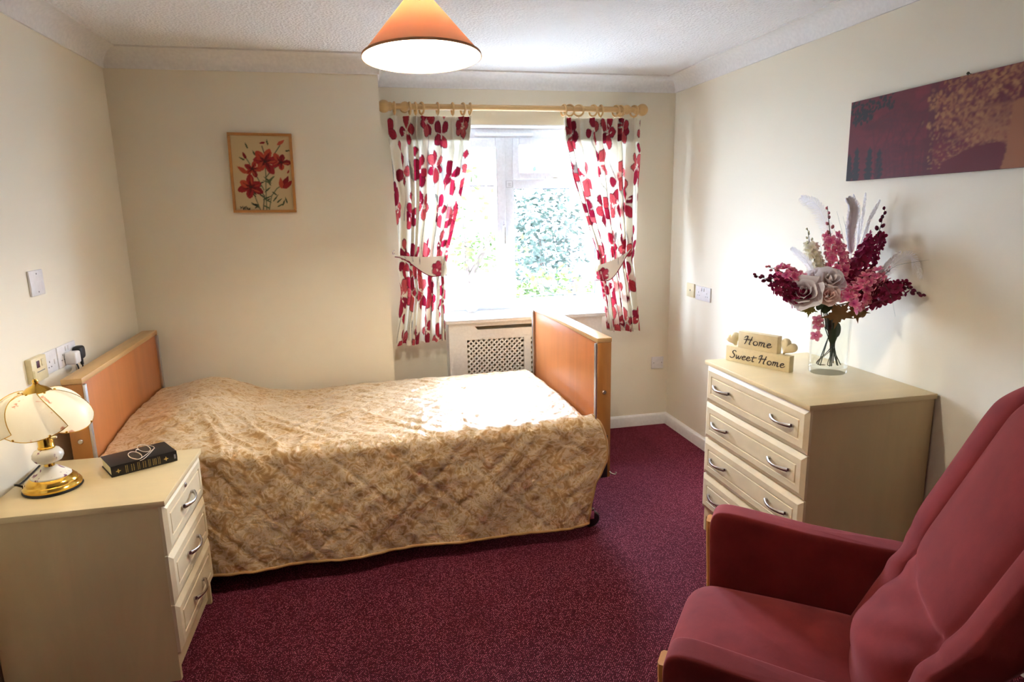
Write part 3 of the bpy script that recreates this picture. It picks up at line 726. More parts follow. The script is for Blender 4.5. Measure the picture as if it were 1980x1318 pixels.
def dome(a, t, lift=0.0):       # t: 0 top .. 1 rim
    r = .036 + (.141-.036)*math.sin(t*PI/2)**.92; z = .338 - .122*t**1.75
    return Vector((r*math.cos(a), r*math.sin(a), z+lift))
NP = 6; swirl = .45
def petal_panel(k):
    a0 = k*2*PI/NP
    def f(u, v):
        width = 2*PI/NP*1.36
        a = a0 + (u-.5)*width*(.86+.14*v) + swirl*v*.9
        edge = (2*u-1)
        vv = v*(1 - .10*edge*edge*v)
        p = dome(a, vv, 0); n = Vector((math.cos(a), math.sin(a), .5)).normalized()
        p = p + n*(.006*(u-.5)*2*1) + Vector((0, 0, -.007*(1-edge*edge)*v*v))
        return tuple(p)
    return f
for k in range(NP):
    f = petal_panel(k); pm = obj('shade_petal', MB().grid(f, 14, 14), M_SHADE, lamp, angle=None)
    obj('gilt_rim', MB().tube([f(0, i/14) for i in range(15)] + [f(i/14, 1) for i in range(1, 15)] + [f(1, 1-i/14) for i in range(1, 15)], .0013, 6), M_BRASS, pm)
    for u_, v_ in ((.25, .985), (.75, .985), (.5, .06)):
        p = Vector(f(u_, v_)); obj('stud', MB().lathe([(.0001, -.004), (.003, -.003), (.004, 0), (.003, .003), (.0001, .004)], 10, Matrix.Translation(p)), M_BRASS, pm)
obj('cap', MB().lathe([(.040, .334), (.041, .338), (.028, .350), (.012, .358), (.006, .366), (.0001, .368)], 28), M_BRASS, lamp)
obj('finial', MB().lathe([(.0001, .364), (.008, .366), (.009, .372), (.006, .378), (.0001, .379)], 16), M_BRASS, lamp)
obj('finial_loop', torus(.012, .003, 20, 8), pane_mat('clear_crystal', (.95, .93, .85), 1.6), lamp).location = (0, 0, .391)
obj('bulb', MB().lathe([(.0001, .20), (.012, .20), (.014, .22), (.024, .245), (.026, .26), (.018, .28), (.0001, .287)], 20), pane_mat('warm_bulb_glass', (.98, .96, .92), 1.3), lamp)
ll = bpy.data.lights.new('table_lamp_light', 'POINT'); ll.energy = LAMP_W; ll.color = (1.0, .86, .62); ll.shadow_soft_size = .03
lo = bpy.data.objects.new('table_lamp_light', ll); COL.objects.link(lo); lo.parent = lamp; lo.location = (0, 0, .265)
cord = thing('lamp_cord', 'black flex curling behind the brass lamp base', 'cord', (LX-.08, LY+.02, BH))
obj('flex', MB().tube(catmull([(-.005, -.02, .012), (-.022, -.03, .026), (-.034, -.01, .018), (-.040, .03, .006), (-.045, .10, .005), (-.055, .2, .005)]), .0035, 8), M_BLACK, cord)

# ------------------------------------------------------------------ book and spectacles
bu = Vector((.851, .524, 0)).normalized(); bv = Vector((-bu.y, bu.x, 0))
bk = thing('hardback_book', 'closed black hardback book with gilt lines on its spine', 'book', (-.918, 2.358, BH)); bk.matrix_basis = basis((-.918, 2.358, BH), bu, bv, (0, 0, 1))
BKL, BKW, BKT = .214, .140, .040
M_LEATHER = plain('black_leather', (26, 22, 22), .42); M_PAGES = plain('cream_pages', (226, 214, 170), .8); M_GILT = plain('gilt_print', (206, 178, 104), .4, .4)
obj('back_cover', MB().rbox((0, 0, .0005), (BKL, BKW, .0035), .001), M_LEATHER, bk)
obj('front_cover', MB().rbox((0, 0, BKT-.003), (BKL, BKW, BKT), .001), M_LEATHER, bk)
obj('page_block', MB().box((.004, .005, .0035), (BKL-.004, BKW-.005, BKT-.003)), M_PAGES, bk, smooth=False)
spm = MB().grid(lambda u, v: (u*BKL, -.004*math.sin(PI*v)*1.0+.0005, .0005+(BKT-.0005)*v), 2, 10)
spn = obj('spine', spm, M_LEATHER, bk)
gm = MB()
def spy(z): return -.004*math.sin(PI*z/BKT)-.0003
def gline(x, w=.0012, z0=.006, z1=.034): gm.grid(lambda u, v: (x+w*u, spy(z0+(z1-z0)*v), z0+(z1-z0)*v), 2, 6)
for x in (.045, .050, .083, .088, .118, .123, .150, .155): gline(x)
for x in (.063, .070, .100, .107, .132, .137, .142): 
    for j in range(6): gline(x, .0022, .008+j*.0042, .0105+j*.0042)
for x in (.022, .176):
    for a in range(4):
        pts = petal(0, 0, a*PI/2, .0085, .0022, 0, 1, 6); gm.add([(x+p[0], spy(.02+p[1]), .02+p[1]) for p in pts], [tuple(range(len(pts)))])
obj('gilt_tooling', gm, M_GILT, spn, smooth=False)
obj('spine_label', MB().grid(lambda u, v: (.203+.006*u, spy(.012+.016*v), .012+.016*v), 2, 4), plain('pale_label', (150, 148, 160), .5), spn)
gl = thing('spectacles', 'wire rimmed spectacles lying folded on the black book', 'spectacles'); gl.matrix_basis = basis((-.852, 2.452, BH+BKT+.001), Vector((.10, .995, 0)), Vector((-.995, .10, 0)), (0, 0, 1))
M_WIRE = plain('gold_wire', (244, 226, 204), .35, .5); M_LENS = pane_mat('spectacle_lens', (.97, .97, .97), 2.2)
def lens_rim(s):
    pts = []
    for i in range(29):
        a = 2*PI*i/28; x = s*.036 + .026*math.cos(a); z = .024+.022*math.sin(a); pts.append((x, .019*math.sin(a), .013+.011*math.sin(a)))
    return pts
for s in (-1, 1):
    rp = lens_rim(s); rm_ = obj('rim', MB().tube(rp, .0015, 6, cap=False), M_WIRE, gl)
    obj('lens', MB().add(rp[:-1], [tuple(range(28))]), M_LENS, gl, smooth=False)
    obj('nose_pad', MB().lathe([(.0001, -.004), (.0025, 0), (.0001, .004)], 8, Matrix.Translation((s*.009, -.004, .010))), M_LENS, gl)
    obj('temple', MB().tube(catmull([(s*.062, .004, .016), (s*.064, -.010, .012), (s*.050, -.026-.003*s, .006), (-s*.04, -.030-.004*s, .003), (-s*.062, -.026, .002)]), .0011, 6), M_WIRE, gl)
obj('bridge', MB().tube(catmull([(-.011, .006, .017), (-.004, .010, .021), (.004, .010, .021), (.011, .006, .017)]), .0012, 6), M_WIRE, gl)

# ------------------------------------------------------------------ wooden word sign
sa_, sb_ = Vector((1.582, 2.613, 0)), Vector((1.707, 2.326, 0)); sd_ = (sb_-sa_).normalized(); sn_ = Vector((-sd_.y, sd_.x, 0))   # sn_ points away from viewer
sign = thing('word_sign', 'stepped cream wooden block sign reading Home Sweet Home with two hearts', 'sign'); sign.matrix_basis = basis((sa_.x, sa_.y, CH), sd_, sn_, (0, 0, 1))
SLn, ST = .313, .034
obj('lower_block', MB().rbox((0, 0, 0), (SLn, ST, .070), .0012), M_IVORY, sign)
obj('upper_block', MB().rbox((.061, 0, .070), (.252, ST, .145), .0012), M_IVORY, sign)
LET = {'H': ([[(.02, .72), (.12, .93), (.24, 1.0), (.33, .98), (.27, .6), (.17, .05), (.10, 0)], [(.78, 1.02), (.72, .7), (.60, .15), (.62, 0), (.72, .02)], [(-.02, .52), (.3, .57), (.84, .60)]], .92),
       'o': ([[(.28+.21*math.cos(a), .25+.25*math.sin(a)) for a in [1.2+i*2*PI/14 for i in range(15)]]], .60),
       'm': ([[(0, .42), (.08, .5), (.10, .44), (.04, 0)], [(.07, .26), (.2, .48), (.31, .47), (.30, .3), (.25, 0)], [(.28, .26), (.42, .48), (.53, .46), (.51, .2), (.52, .03), (.60, 0), (.70, .1)]], .78),
       'e': ([[(.06, .24), (.30, .30), (.37, .42), (.28, .51), (.14, .46), (.05, .28), (.07, .09), (.20, 0), (.36, .05), (.52, .22)]], .50),
       'S': ([[(.60, .86), (.50, 1.0), (.34, 1.0), (.22, .85), (.28, .66), (.44, .5), (.48, .28), (.38, .08), (.20, 0), (.04, .06), (.0, .18)]], .66),
       'w': ([[(.04, .50), (.06, .2), (.10, .02), (.20, .08), (.30, .42)], [(.31, .45), (.32, .12), (.38, .02), (.50, .12), (.60, .50)]], .68),
       't': ([[(.26, .78), (.20, .4), (.18, .08), (.26, 0), (.38, .08)], [(.0, .48), (.28, .53), (.62, .60)]], .50), ' ': ([], .30)}
def lettering(txt, x0, x1, zb_, zt_):
    tw = sum(LET[c][1] for c in txt); sx = (x1-x0)/tw; sz = zt_-zb_; m = MB(); x = x0
    for c in txt:
        for st_ in LET[c][0]:
            pts = [(x+(px+.12*pz)*sx, -.0008, zb_+pz*sz) for px, pz in st_]; pts = catmull(pts, 4); n = len(pts)
            m.tube(pts, [.0014+.0011*math.sin(PI*i/(n-1)) for i in range(n)], 6)
        x += LET[c][1]*sx
    return m
obj('lettering', lettering('Home', .088, .226, .092, .128), M_INK, sign, label='dark script word Home')
obj('lettering', lettering('Sweet Home', .022, .292, .017, .052), M_INK, sign, label='dark script words Sweet Home')
def heart_pts(s, n=40):
    return [(s*16*math.sin(t)**3/17, s*(13*math.cos(t)-5*math.cos(2*t)-2*math.cos(3*t)-math.cos(4*t))/17) for t in [2*PI*i/n for i in range(n)]]
def heart(cx_, cz, rot, s=.034):
    m = MB(); hp = heart_pts(s); n = len(hp); layers = [(1.0, 0), (.96, .008), (.84, .0125), (.6, .0155), (.3, .017)]
    vs, fs = [], []
    for sgn in (1,):
        pass
    L = [(k, -d) for k, d in reversed(layers[1:])] + [(1.0, 0)] + [(k, d) for k, d in layers[1:]]
    for k, d in L:
        for px, pz in hp: vs.append((px*k, d, pz*k-.003*(1-k)))
    for i in range(len(L)-1):
        for j in range(n): fs.append((i*n+j, i*n+(j+1) % n, (i+1)*n+(j+1) % n, (i+1)*n+j))
    fs.append(tuple(range(n))); fs.append(tuple((len(L)-1)*n+j for j in reversed(range(n))))
    m.add(vs, fs, Matrix.Translation((cx_, ST/2, cz)) @ Matrix.Rotation(rot, 4, 'Y')); return m
obj('heart', heart(.024, .1025, -.50, .034), M_IVORY, sign, angle=60); obj('heart', heart(.294, .1065, .50, .040), M_IVORY, sign, angle=60)

# ------------------------------------------------------------------ vase and flowers
VX, VY, VZ = 1.866, 2.29, CH
vase = thing('glass_vase', 'clear oval glass vase holding the artificial flowers', 'vase', (VX, VY, VZ), -.25)
M_VGLASS = pane_mat('vase_glass', (.97, .985, .98), 1.5)
VSX, VSY = 1.0, .80
obj('vase_wall', MB().lathe([(.0775, .026), (.0785, .05), (.079, .15), (.0785, .235), (.0795, .256), (.0785, .258), (.075, .256), (.0735, .235), (.074, .15), (.0735, .05), (.072, .028)], 48, None, VSX, VSY), M_VGLASS, vase)
M_VBASE = pane_mat('thick_base_glass', (.975, .99, .985), 1.6)
obj('vase_base', MB().lathe([(.0001, .0), (.070, .0), (.0765, .006), (.0775, .026), (.072, .0275), (.04, .024), (.0001, .022)], 48, None, VSX, VSY), M_VBASE, vase)
M_FLORET = attr_mat('petal_cloth', .75, .18)
M_STEM = plain('dark_green_stem', (58, 66, 42), .6); M_STEMB = plain('brown_stem', (110, 88, 48), .6); M_STEMD = plain('near_black_stem', (44, 36, 38), .6)
M_GRASS = plain('teal_grass', (58, 88, 74), .5); M_LEAF = plain('dark_leaf', (52, 70, 40), .6); M_LEAFY = plain('yellow_green_leaf', (142, 132, 48), .6); M_LEAFB = plain('brown_maple_leaf', (128, 92, 44), .7)
M_FEATHER = translucent_mat('white_feather', (252, 249, 249), (252, 249, 249), .45, .9)
def floret_mesh(name, cin, cmid, cout, size, np_=5, seed=0):
    m = MB(); cols = []; r = random.Random(seed)
    for k in range(np_):
        a = 2*PI*k/np_+r.uniform(-.15, .15); ca, sa = math.cos(a), math.sin(a); tl = r.uniform(.35, .75)
        prof = [(.06, .10), (.45, .36), (.80, .30), (1.0, .02)]
        o = len(m.v); vs = []
        for t, w in prof:
            for e in (-1, 0, 1):
                x = t; y = e*w; z = tl*(t**1.4)*.6 + .10*(e*e)*t - .25*max(0, t-.7)
                vs.append(((x*ca-y*sa)*size, (x*sa+y*ca)*size, z*size)); cols.append((*[cin, cmid, cmid, cout][prof.index((t, w))], 1) if e == 0 else (*[cin, cmid, cout, cout][prof.index((t, w))], 1))
        fs = [(i*3+j, i*3+j+1, (i+1)*3+j+1, (i+1)*3+j) for i in range(3) for j in range(2)]
        m.add(vs, fs)
    m.col = cols; me = m.mesh(name, angle=None); me.materials.append(M_FLORET); return me
PINK = [floret_mesh('pink_floret', lin((206, 44, 116)), lin((240, 120, 158)), lin((254, 206, 204)), .026, 5, s) for s in range(3)]
BURG = [floret_mesh('burgundy_floret', lin((110, 0, 44)), lin((132, 8, 58)), lin((158, 16, 76)), .026, 5, s) for s in range(3)]
CREM = [floret_mesh('cream_floret', lin((236, 230, 190)), lin((246, 240, 212)), lin((252, 249, 232)), .021, 5, s) for s in range(3)]
def bud_mesh(name, c, c2, s):
    m = MB(); prof = [(.0001, -.5), (.22, -.42), (.40, -.1), (.36, .25), (.18, .5), (.0001, .6)]
    m.lathe([(r*s, z*s) for r, z in prof], 8); m.col = [(*(c2 if i < 16 else c), 1) for i in range(len(m.v))]
    me = m.mesh(name); me.materials.append(M_FLORET); return me
BUDP = bud_mesh('pink_bud', lin((236, 150, 160)), lin((140, 60, 60)), .016); BUDB = bud_mesh('burgundy_bud', lin((110, 6, 48)), lin((70, 20, 40)), .019); BUDC = bud_mesh('cream_bud', lin((240, 236, 206)), lin((90, 110, 60)), .012)
def lim(u, v, y):
    p = at(u, v, y)
    if p.x > XR-.035:
        k = (XR-.035)/p.x; p = at(u, v, y*k)
    return p
frn = random.Random(21)
def vase_stem(top, k, mat, parent, r=.0022):
    a = frn.uniform(0, 6.28); q_ = frn.uniform(.55, 1.0)
    neck = Vector((VX+.050*VSX*math.cos(a)*q_, VY+.036*math.sin(a)*q_, VZ+.262))
    b = a+PI+frn.uniform(-.9, .9); bot = Vector((VX+.055*math.cos(b)*q_, VY+.040*math.sin(b)*q_, VZ+.034))
    mid = neck.lerp(bot, .5) + Vector((frn.uniform(-.01, .01), frn.uniform(-.008, .008), 0))
    return obj('stem', MB().tube(catmull([top, top.lerp(neck, .75)+Vector((0, 0, .012)), neck, mid, bot], 5), r, 6), mat, parent)
def spike(label, base, tip, budtip, r0, r1, n, meshes, bud, nb, cat='flower', fname='floret'):
    A, B_, Cc = base, tip, budtip
    root = thing('flower_spike', label, cat, A, 0, 'artificial flower spikes')
    ax = (B_-A); L = ax.length; ax.normalize(); s1 = ax.cross(Vector((0, 0, 1))).normalized(); s2 = s1.cross(ax)
    sroot = obj('stalk', MB().tube(catmull([Vector((0, 0, 0)), ax*L*.5, ax*L, Cc-A], 5), [.003-.0022*i/15 for i in range(16)], 6), M_STEM, root)
    st = vase_stem(Vector((0, 0, 0))+A, 0, frn.choice([M_STEM, M_STEMB, M_STEMD]), None); 
    st.parent = root; st.matrix_basis = Matrix.Translation(-A)
    ga = 2.39996
    for i in range(n):
        t = (i+.5)/n; a = i*ga+frn.uniform(-.3, .3); rr = (r0*(1-t)+r1*t)*frn.uniform(.72, 1.05)
        rad = s1*math.cos(a)+s2*math.sin(a); p = ax*L*t + rad*rr
        nz = (rad + ax*.35+Vector((frn.uniform(-.3, .3), frn.uniform(-.3, .3), frn.uniform(-.3, .3)))).normalized(); nx = nz.cross(ax).normalized(); ny = nz.cross(nx)
        s = (1.1-.3*t)*frn.uniform(.85, 1.15); inst(frn.choice(meshes), fname, root, basis(p, nx*s, ny*s, nz*s))
    bd_ = (Cc-A)-ax*L; 
    for i in range(nb):
        t = (i+.6)/nb; a = i*2.4; rad = s1*math.cos(a)+s2*math.sin(a); p = ax*L+bd_*t+rad*(.013*(1-.75*t)); d = (bd_.normalized()*.9+rad*.7*(1-t)).normalized(); nx = d.cross(Vector((.3, .5, .2))).normalized(); ny = d.cross(nx)
        s = 1.15-.45*t; inst(bud, 'bud', root, basis(p, nx*s, ny*s, d*s))
    return root
FY = 2.28
spike('tall pink flower spike rising beside the white plume', lim(1636, 560, FY), lim(1606, 455, FY), lim(1600, 398, FY), .042, .030, 44, PINK, BUDP, 6)
spike('tall burgundy flower spike leaning towards the canvas', lim(1648, 548, FY-.03), lim(1697, 455, FY-.06), lim(1712, 400, FY-.07), .045, .034, 48, BURG, BUDB, 7)
spike('pink flower spike at the front of the vase, pointing towards the armchair', lim(1640, 585, FY-.10), lim(1703, 530, FY-.13), lim(1722, 516, FY-.13), .048, .036, 46, PINK, BUDP, 4)
spike('low burgundy flower spike reaching towards the wall and armchair', lim(1668, 578, FY-.08), lim(1748, 555, 2.05), lim(1789, 573, 1.99), .042, .026, 44, BURG, BUDB, 7)
spike('short pink flower spike on the window side of the vase', lim(1552, 552, FY+.02), lim(1508, 524, FY+.03), lim(1479, 514, FY+.03), .034, .028, 30, PINK, BUDP, 5)
spike('low burgundy flower spike reaching towards the window', lim(1563, 583, FY-.03), lim(1493, 543, FY-.02), lim(1456, 531, FY-.02), .036, .020, 38, BURG, BUDB, 7)
spike('cream flower spike standing behind the white roses', lim(1584, 535, FY+.05), lim(1566, 472, FY+.05), lim(1561, 440, FY+.05), .036, .020, 48, CREM, BUDC, 6)
def rose(label, c, R, cin, cout, dirv):
    root = thing('rose', label, 'flower', c, 0, 'artificial roses'); d = Vector(dirv).normalized(); nx = d.cross(Vector((0, 0, 1))).normalized(); ny = d.cross(nx)
    k = 0
    for ring, (n, rr, hgt, open_) in enumerate(((2, .26, .80, .0), (3, .46, .80, .25), (4, .70, .66, .7), (5, .88, .42, 1.3))):
        for j in range(n):
            a = 2*PI*j/n+ring*.7+frn.uniform(-.2, .2); w = 2*PI/n*.72; m = MB(); cols = []
            def f(u, v):
                aa = a+(u-.5)*2*w*(.35+.65*v**.5)*(1-.3*v**4); q2 = (rr*(.25+.75*v**.7)+open_*v**3*.28)*(1+.10*(2*u-1)**2*v*(1 if ring % 2 else -1)) + .05*math.sin(9*u+ring*2+j)*v*v
                cv = 1-.25*(2*u-1)**2
                cols.append((*[cin[i]*(1-v**1.5)+cout[i]*v**1.5 for i in range(3)], 1))  # petal bases coloured darker, shade of the inner creases put into the colour
                return tuple(nx*(math.cos(aa)*q2*R)+ny*(math.sin(aa)*q2*R)+d*((-.55+(hgt+.45)*v*cv*(1-open_*v*.3))*R))
            m.grid(f, 9, 9); m.col = cols; obj('petal', m, M_FLORET, root, angle=None)
    st = vase_stem(Vector(c), 0, frn.choice([M_STEM, M_STEMB]), None); st.parent = root; st.matrix_basis = Matrix.Translation(-Vector(c))
    return root
TOCAM = (-.45, -.75, .35)
RW, RP = lin((254, 248, 247)), lin((252, 226, 216))
rose('large open white rose on the window side of the vase', lim(1556, 564, FY-.05), .056, lin((206, 170, 168)), RW, (-.7, -.6, .35))
rose('white rose in the middle above the pale rosebud', lim(1606, 541, FY-.07), .048, lin((204, 172, 158)), RW, (-.2, -.8, .55))
rose('white rose tucked behind the two front white roses', lim(1580, 534, FY+.0), .044, lin((210, 180, 176)), RW, (-.5, -.5, .8))
rose('small pale pink rosebud low at the front of the vase', lim(1603, 570, FY-.10), .034, lin((214, 140, 122)), RP, TOCAM)
def feather(label, pts, wmax, curl=0, barbs=70, dens=1.0):
    P = catmull([Vector(p) for p in pts], 10); root = thing('feather', label, 'feather', P[0], 0, 'white feathers'); N = len(P)
    P = [p-P[0] for p in P]
    obj('quill', MB().tube(P, [.0016-.0013*i/(N-1) for i in range(N)], 5), M_FEATHER, root)
    m = MB(); view = Vector((.62, .77, -.1))
    for s in (-1, 1):
        for i in range(barbs):
            t = .12+.86*i/barbs; x = t*(N-1); k = int(x); p = P[k].lerp(P[min(k+1, N-1)], x-k); tg_ = (P[min(k+1, N-1)]-P[max(k-1, 0)]).normalized(); sd = tg_.cross(view).normalized()*s
            w = wmax*math.sin(PI*min(1, t*.92+.05))**.7*frn.uniform(.8, 1.05); b1 = p+sd*w*.5+tg_*w*.45+view*frn.uniform(-.004, .004); b2 = p+sd*w*.9+tg_*w*1.2+Vector((0, 0, -curl*w))+view*frn.uniform(-.008, .008)
            h = .0022*dens
            m.add([p-tg_*h, p+tg_*h, b1+tg_*h, b1-tg_*h, b2], [(0, 1, 2, 3), (3, 2, 4)])
    obj('vane', m, M_FEATHER, root, kind='stuff'); return root
YF = FY+.03
feather('broad upright white feather plume in the middle of the bouquet', [lim(1646, 505, YF), lim(1645, 450, YF), lim(1650, 405, YF), lim(1640, 383, YF)], .027, 0, 150, 2.2)
feather('wispy white feather arching towards the window', [lim(1612, 500, YF), lim(1598, 440, YF), lim(1578, 395, YF), lim(1548, 380, YF)], .036, .5, 60, .6)
feather('thin white feather behind the broad plume', [lim(1655, 500, YF+.02), lim(1660, 430, YF+.02), lim(1650, 374, YF+.02)], .010, 0, 60, 1)
feather('thin white feather leaning right behind the plume', [lim(1662, 490, YF), lim(1680, 430, YF), lim(1702, 386, YF)], .011, 0, 60, 1)
feather('slim white feather between plume and burgundy spike', [lim(1658, 480, YF), lim(1668, 420, YF), lim(1674, 372, YF)], .009, 0, 50, 1)
feather('short white feather pointing over the low burgundy spike', [lim(1690, 540, 2.16), lim(1716, 510, 2.13), lim(1742, 486, 2.10)], .012, 0, 60, 1)
feather('wispy white feather drooping beside the canvas wall', [lim(1700, 545, 2.14), lim(1735, 505, 2.10), lim(1762, 495, 2.06), lim(1782, 540, 2.03)], .030, .5, 60, .6)
feather('faint white feather on the window side of the cream spike', [lim(1578, 540, YF), lim(1560, 505, YF), lim(1530, 478, YF)], .022, .2, 50, .7)
def blade(pts, label, r=.0013, mat=M_GRASS):
    P = catmull([Vector(p) for p in pts], 7); n = len(P); root = obj('grass_blade', MB().tube([p-P[0] for p in P], [r*(1-.75*i/(n-1)) for i in range(n)], 5, flat=.5), mat, None, label, 'grass blade', 'grass blades in the bouquet'); root.location = P[0]
gs = [((1640, 545), (1632, 470), (1618, 408), 'grass blade curving up between pink spike and plume'), ((1642, 540), (1640, 470), (1630, 418), 'grass blade standing close to the plume'),
      ((1650, 540), (1668, 460), (1690, 412), 'grass blade arching over the burgundy spike'), ((1648, 540), (1660, 455), (1664, 400), 'upright grass blade behind the plume'),
      ((1655, 540), (1672, 470), (1682, 430), 'grass blade between plume and burgundy spike'), ((1596, 545), (1590, 500), (1586, 470), 'grass blade beside the cream spike'),
      ((1600, 545), (1596, 495), (1593, 462), 'second grass blade beside the cream spike'), ((1604, 545), (1600, 500), (1588, 455), 'grass blade between cream and pink spikes'),
      ((1636, 540), (1622, 470), (1608, 430), 'grass blade behind the tall pink spike')]
for a, b, c, lb in gs: blade([lim(*a, FY), lim(*b, FY), lim(*c, FY)], lb)
blade([lim(1700, 540, 2.10), lim(1730, 515, 2.06), lim(1765, 507, 2.03), lim(1797, 502, 2.0)], 'long grass blade arching out towards the wall', .0016)
blade([lim(1706, 545, 2.06), lim(1722, 570, 2.04), lim(1731, 612, 2.03)], 'grass blade drooping in front of the low burgundy spike', .0015)
blade([lim(1560, 595, FY-.04), lim(1535, 625, FY-.04), lim(1522, 645, FY-.04)], 'fine pale wisp drooping towards the word sign', .0008, M_FEATHER)
blade([lim(1556, 588, FY), lim(1525, 600, FY), lim(1500, 612, FY)], 'fine pale wisp reaching towards the window side', .0008, M_FEATHER)
blade([lim(1588, 500, FY), lim(1570, 470, FY), lim(1530, 462, FY)], 'fine pale wisp arching above the cream spike', .0008, M_FEATHER)
def leaf(label, pts2, c, nx, ny, mat, s=1.0, bend=.2, grp='leaves at the vase rim'):
    """flat outline with a raised midrib and bent tips"""
    nx = Vector(nx).normalized(); ny = Vector(ny); ny = (ny-nx*ny.dot(nx)).normalized(); nz = nx.cross(ny); m = MB(); n = len(pts2)
    vs = [(0, 0, 0)]
    for k in (.5, 1.0):
        for px, py in pts2: d2 = (px*px+py*py)*k*k; vs.append(tuple((nx*px*k+ny*py*k-nz*bend*d2/.06*(.6+.4*math.sin(px*90)))*s))
    fs = [(0, 1+i, 1+(i+1) % n) for i in range(n)] + [(1+i, 1+n+i, 1+n+(i+1) % n, 1+(i+1) % n) for i in range(n)]
    vs2 = vs+[tuple(Vector(v)+nz*.0012) for v in vs]; o_ = len(vs); fs2 = fs+[tuple(i+o_ for i in reversed(f)) for f in fs]
    o = obj('leaf', m.add(vs2, fs2), mat, None, label, 'leaf', grp, angle=None); o.location = c; return o
maple = []
for i in range(30):
    a = 2*PI*i/30; maple.append(((.030+.026*max(0, math.cos(5*a/1.0))**1.5+.006*math.cos(15*a))*math.sin(a), -(.030+.026*max(0, math.cos(5*a))**1.5+.006*math.cos(15*a))*math.cos(a)))
oval = [(.022*math.sin(2*PI*i/16), .042*math.cos(2*PI*i/16)*(1 if math.cos(2*PI*i/16) > 0 else .9)) for i in range(16)]
R_ = tuple(CAM_R); 
leaf('brown maple leaf hanging over the front rim of the vase', maple, lim(1622, 607, FY-.10), R_, (.1, -.3, 1), M_LEAFB, 1.15)
leaf('brown maple leaf at the rim under the pink front spike', maple, lim(1656, 602, FY-.09), (.8, -.5, .2), (.2, -.2, 1), M_LEAFB, .85)
leaf('yellow green leaf on the window side of the rim', maple, lim(1566, 598, FY-.06), R_, (.3, -.3, 1), M_LEAFY, .62)
leaf('dark green leaf between white rose and rosebud', oval, lim(1586, 588, FY-.08), R_, (.4, -.4, .8), M_LEAF, .75)
leaf('dark green leaf beneath the rosebud', oval, lim(1600, 593, FY-.06), (.8, -.4, -.5), (.4, -.2, .9), M_LEAF, .8)
leaf('dark green leaf tip at the wall side of the rim', oval, lim(1668, 604, FY-.10), (.9, -.3, .5), (-.4, -.3, .9), M_LEAFB, .7)
leaf('green leaf inside the glass near the front', oval, Vector((VX-.012, VY-.030, VZ+.165)), R_, (.25, 0, -1), M_LEAF, .85, .1)
leaf('green leaf inside the glass beside the stems', oval, Vector((VX+.018, VY-.012, VZ+.185)), R_, (-.35, 0, -1), M_LEAF, .8, .1)
leaf('dark leaf high inside the glass', oval, Vector((VX+.004, VY+.012, VZ+.215)), R_, (.1, 0, -1), M_LEAF, 1.0, .1)
for i, (dx_, dz_) in enumerate(((-.062, .225), (-.058, .205), (-.064, .16))):
    o = inst(PINK[i % 3], 'fallen_floret', None, basis((VX+dx_*.93, VY+.012, VZ+dz_), (.8, -.6, 0), (0, 0, 1), (-.6, -.8, 0)))
    tag(o, ['pink floret pressed high inside the vase glass', 'pink floret just below the rim inside the vase', 'pink floret lower down inside the vase glass'][i], 'flower', 'loose florets')
for k in range(3):
    a = frn.uniform(0, 6.28); b = frn.uniform(0, 6.28); s_ = MB().tube(catmull([(.05*math.cos(a), .036*math.sin(a), .2), (.02*math.cos(b), .015*math.sin(b), .11), (.052*math.cos(a+2.6), .038*math.sin(a+2.6), .045), (.03*math.cos(a+3.3), .02*math.sin(a+3.3), .036)], 6), .0016, 5)
    o = obj('loose_stem', s_, [M_STEMD, M_STEMB, M_STEM][k % 3], None, ['dark', 'brown', 'green'][k % 3]+' loose stem curled inside the glass vase', 'stem', 'loose stems in the vase'); o.location = (VX, VY, VZ)

# ------------------------------------------------------------------ armchair
chair = thing('armchair', 'dusky red velvet high-back armchair with wooden arm fronts', 'armchair', (.8155, 1.4325, 0), math.atan2(.607, -.795))
def spow(x, e): return math.copysign(abs(x)**e, x)
def superell(c, a, b, h, e1, e2, nu=48, nv=25, warp=None):
    def f(u, v):
        om = 2*PI*u; et = -PI/2+PI*v
        p = [c[0]+a*spow(math.cos(et), e1)*spow(math.cos(om), e2), c[1]+b*spow(math.cos(et), e1)*spow(math.sin(om), e2), c[2]+h*spow(math.sin(et), e1)]
        return warp(p) if warp else tuple(p)
    return MB().grid(f, nu, nv, closed_u=True)
def seat_warp(p):
    x, y, z = p
    if z > .30: z += .028*math.cos(min(1, abs(y)/.31)*PI/2)*math.cos(min(1, abs(x+.2)/.30)*PI/2) - .015*sm(-.02, .07, x)
    return (x + .012*math.cos(y*4.5)*sm(-.05, .05, x), y, z)
obj('seat_cushion', superell((-.205, 0, .315), .262, .303, .078, .42, .22, warp=seat_warp), M_VELVET, chair, angle=None)
obj('seat_rail', MB().rbox((-.46, -.305, .10), (.0, .305, .26), .02, 3), M_VELVET, chair)
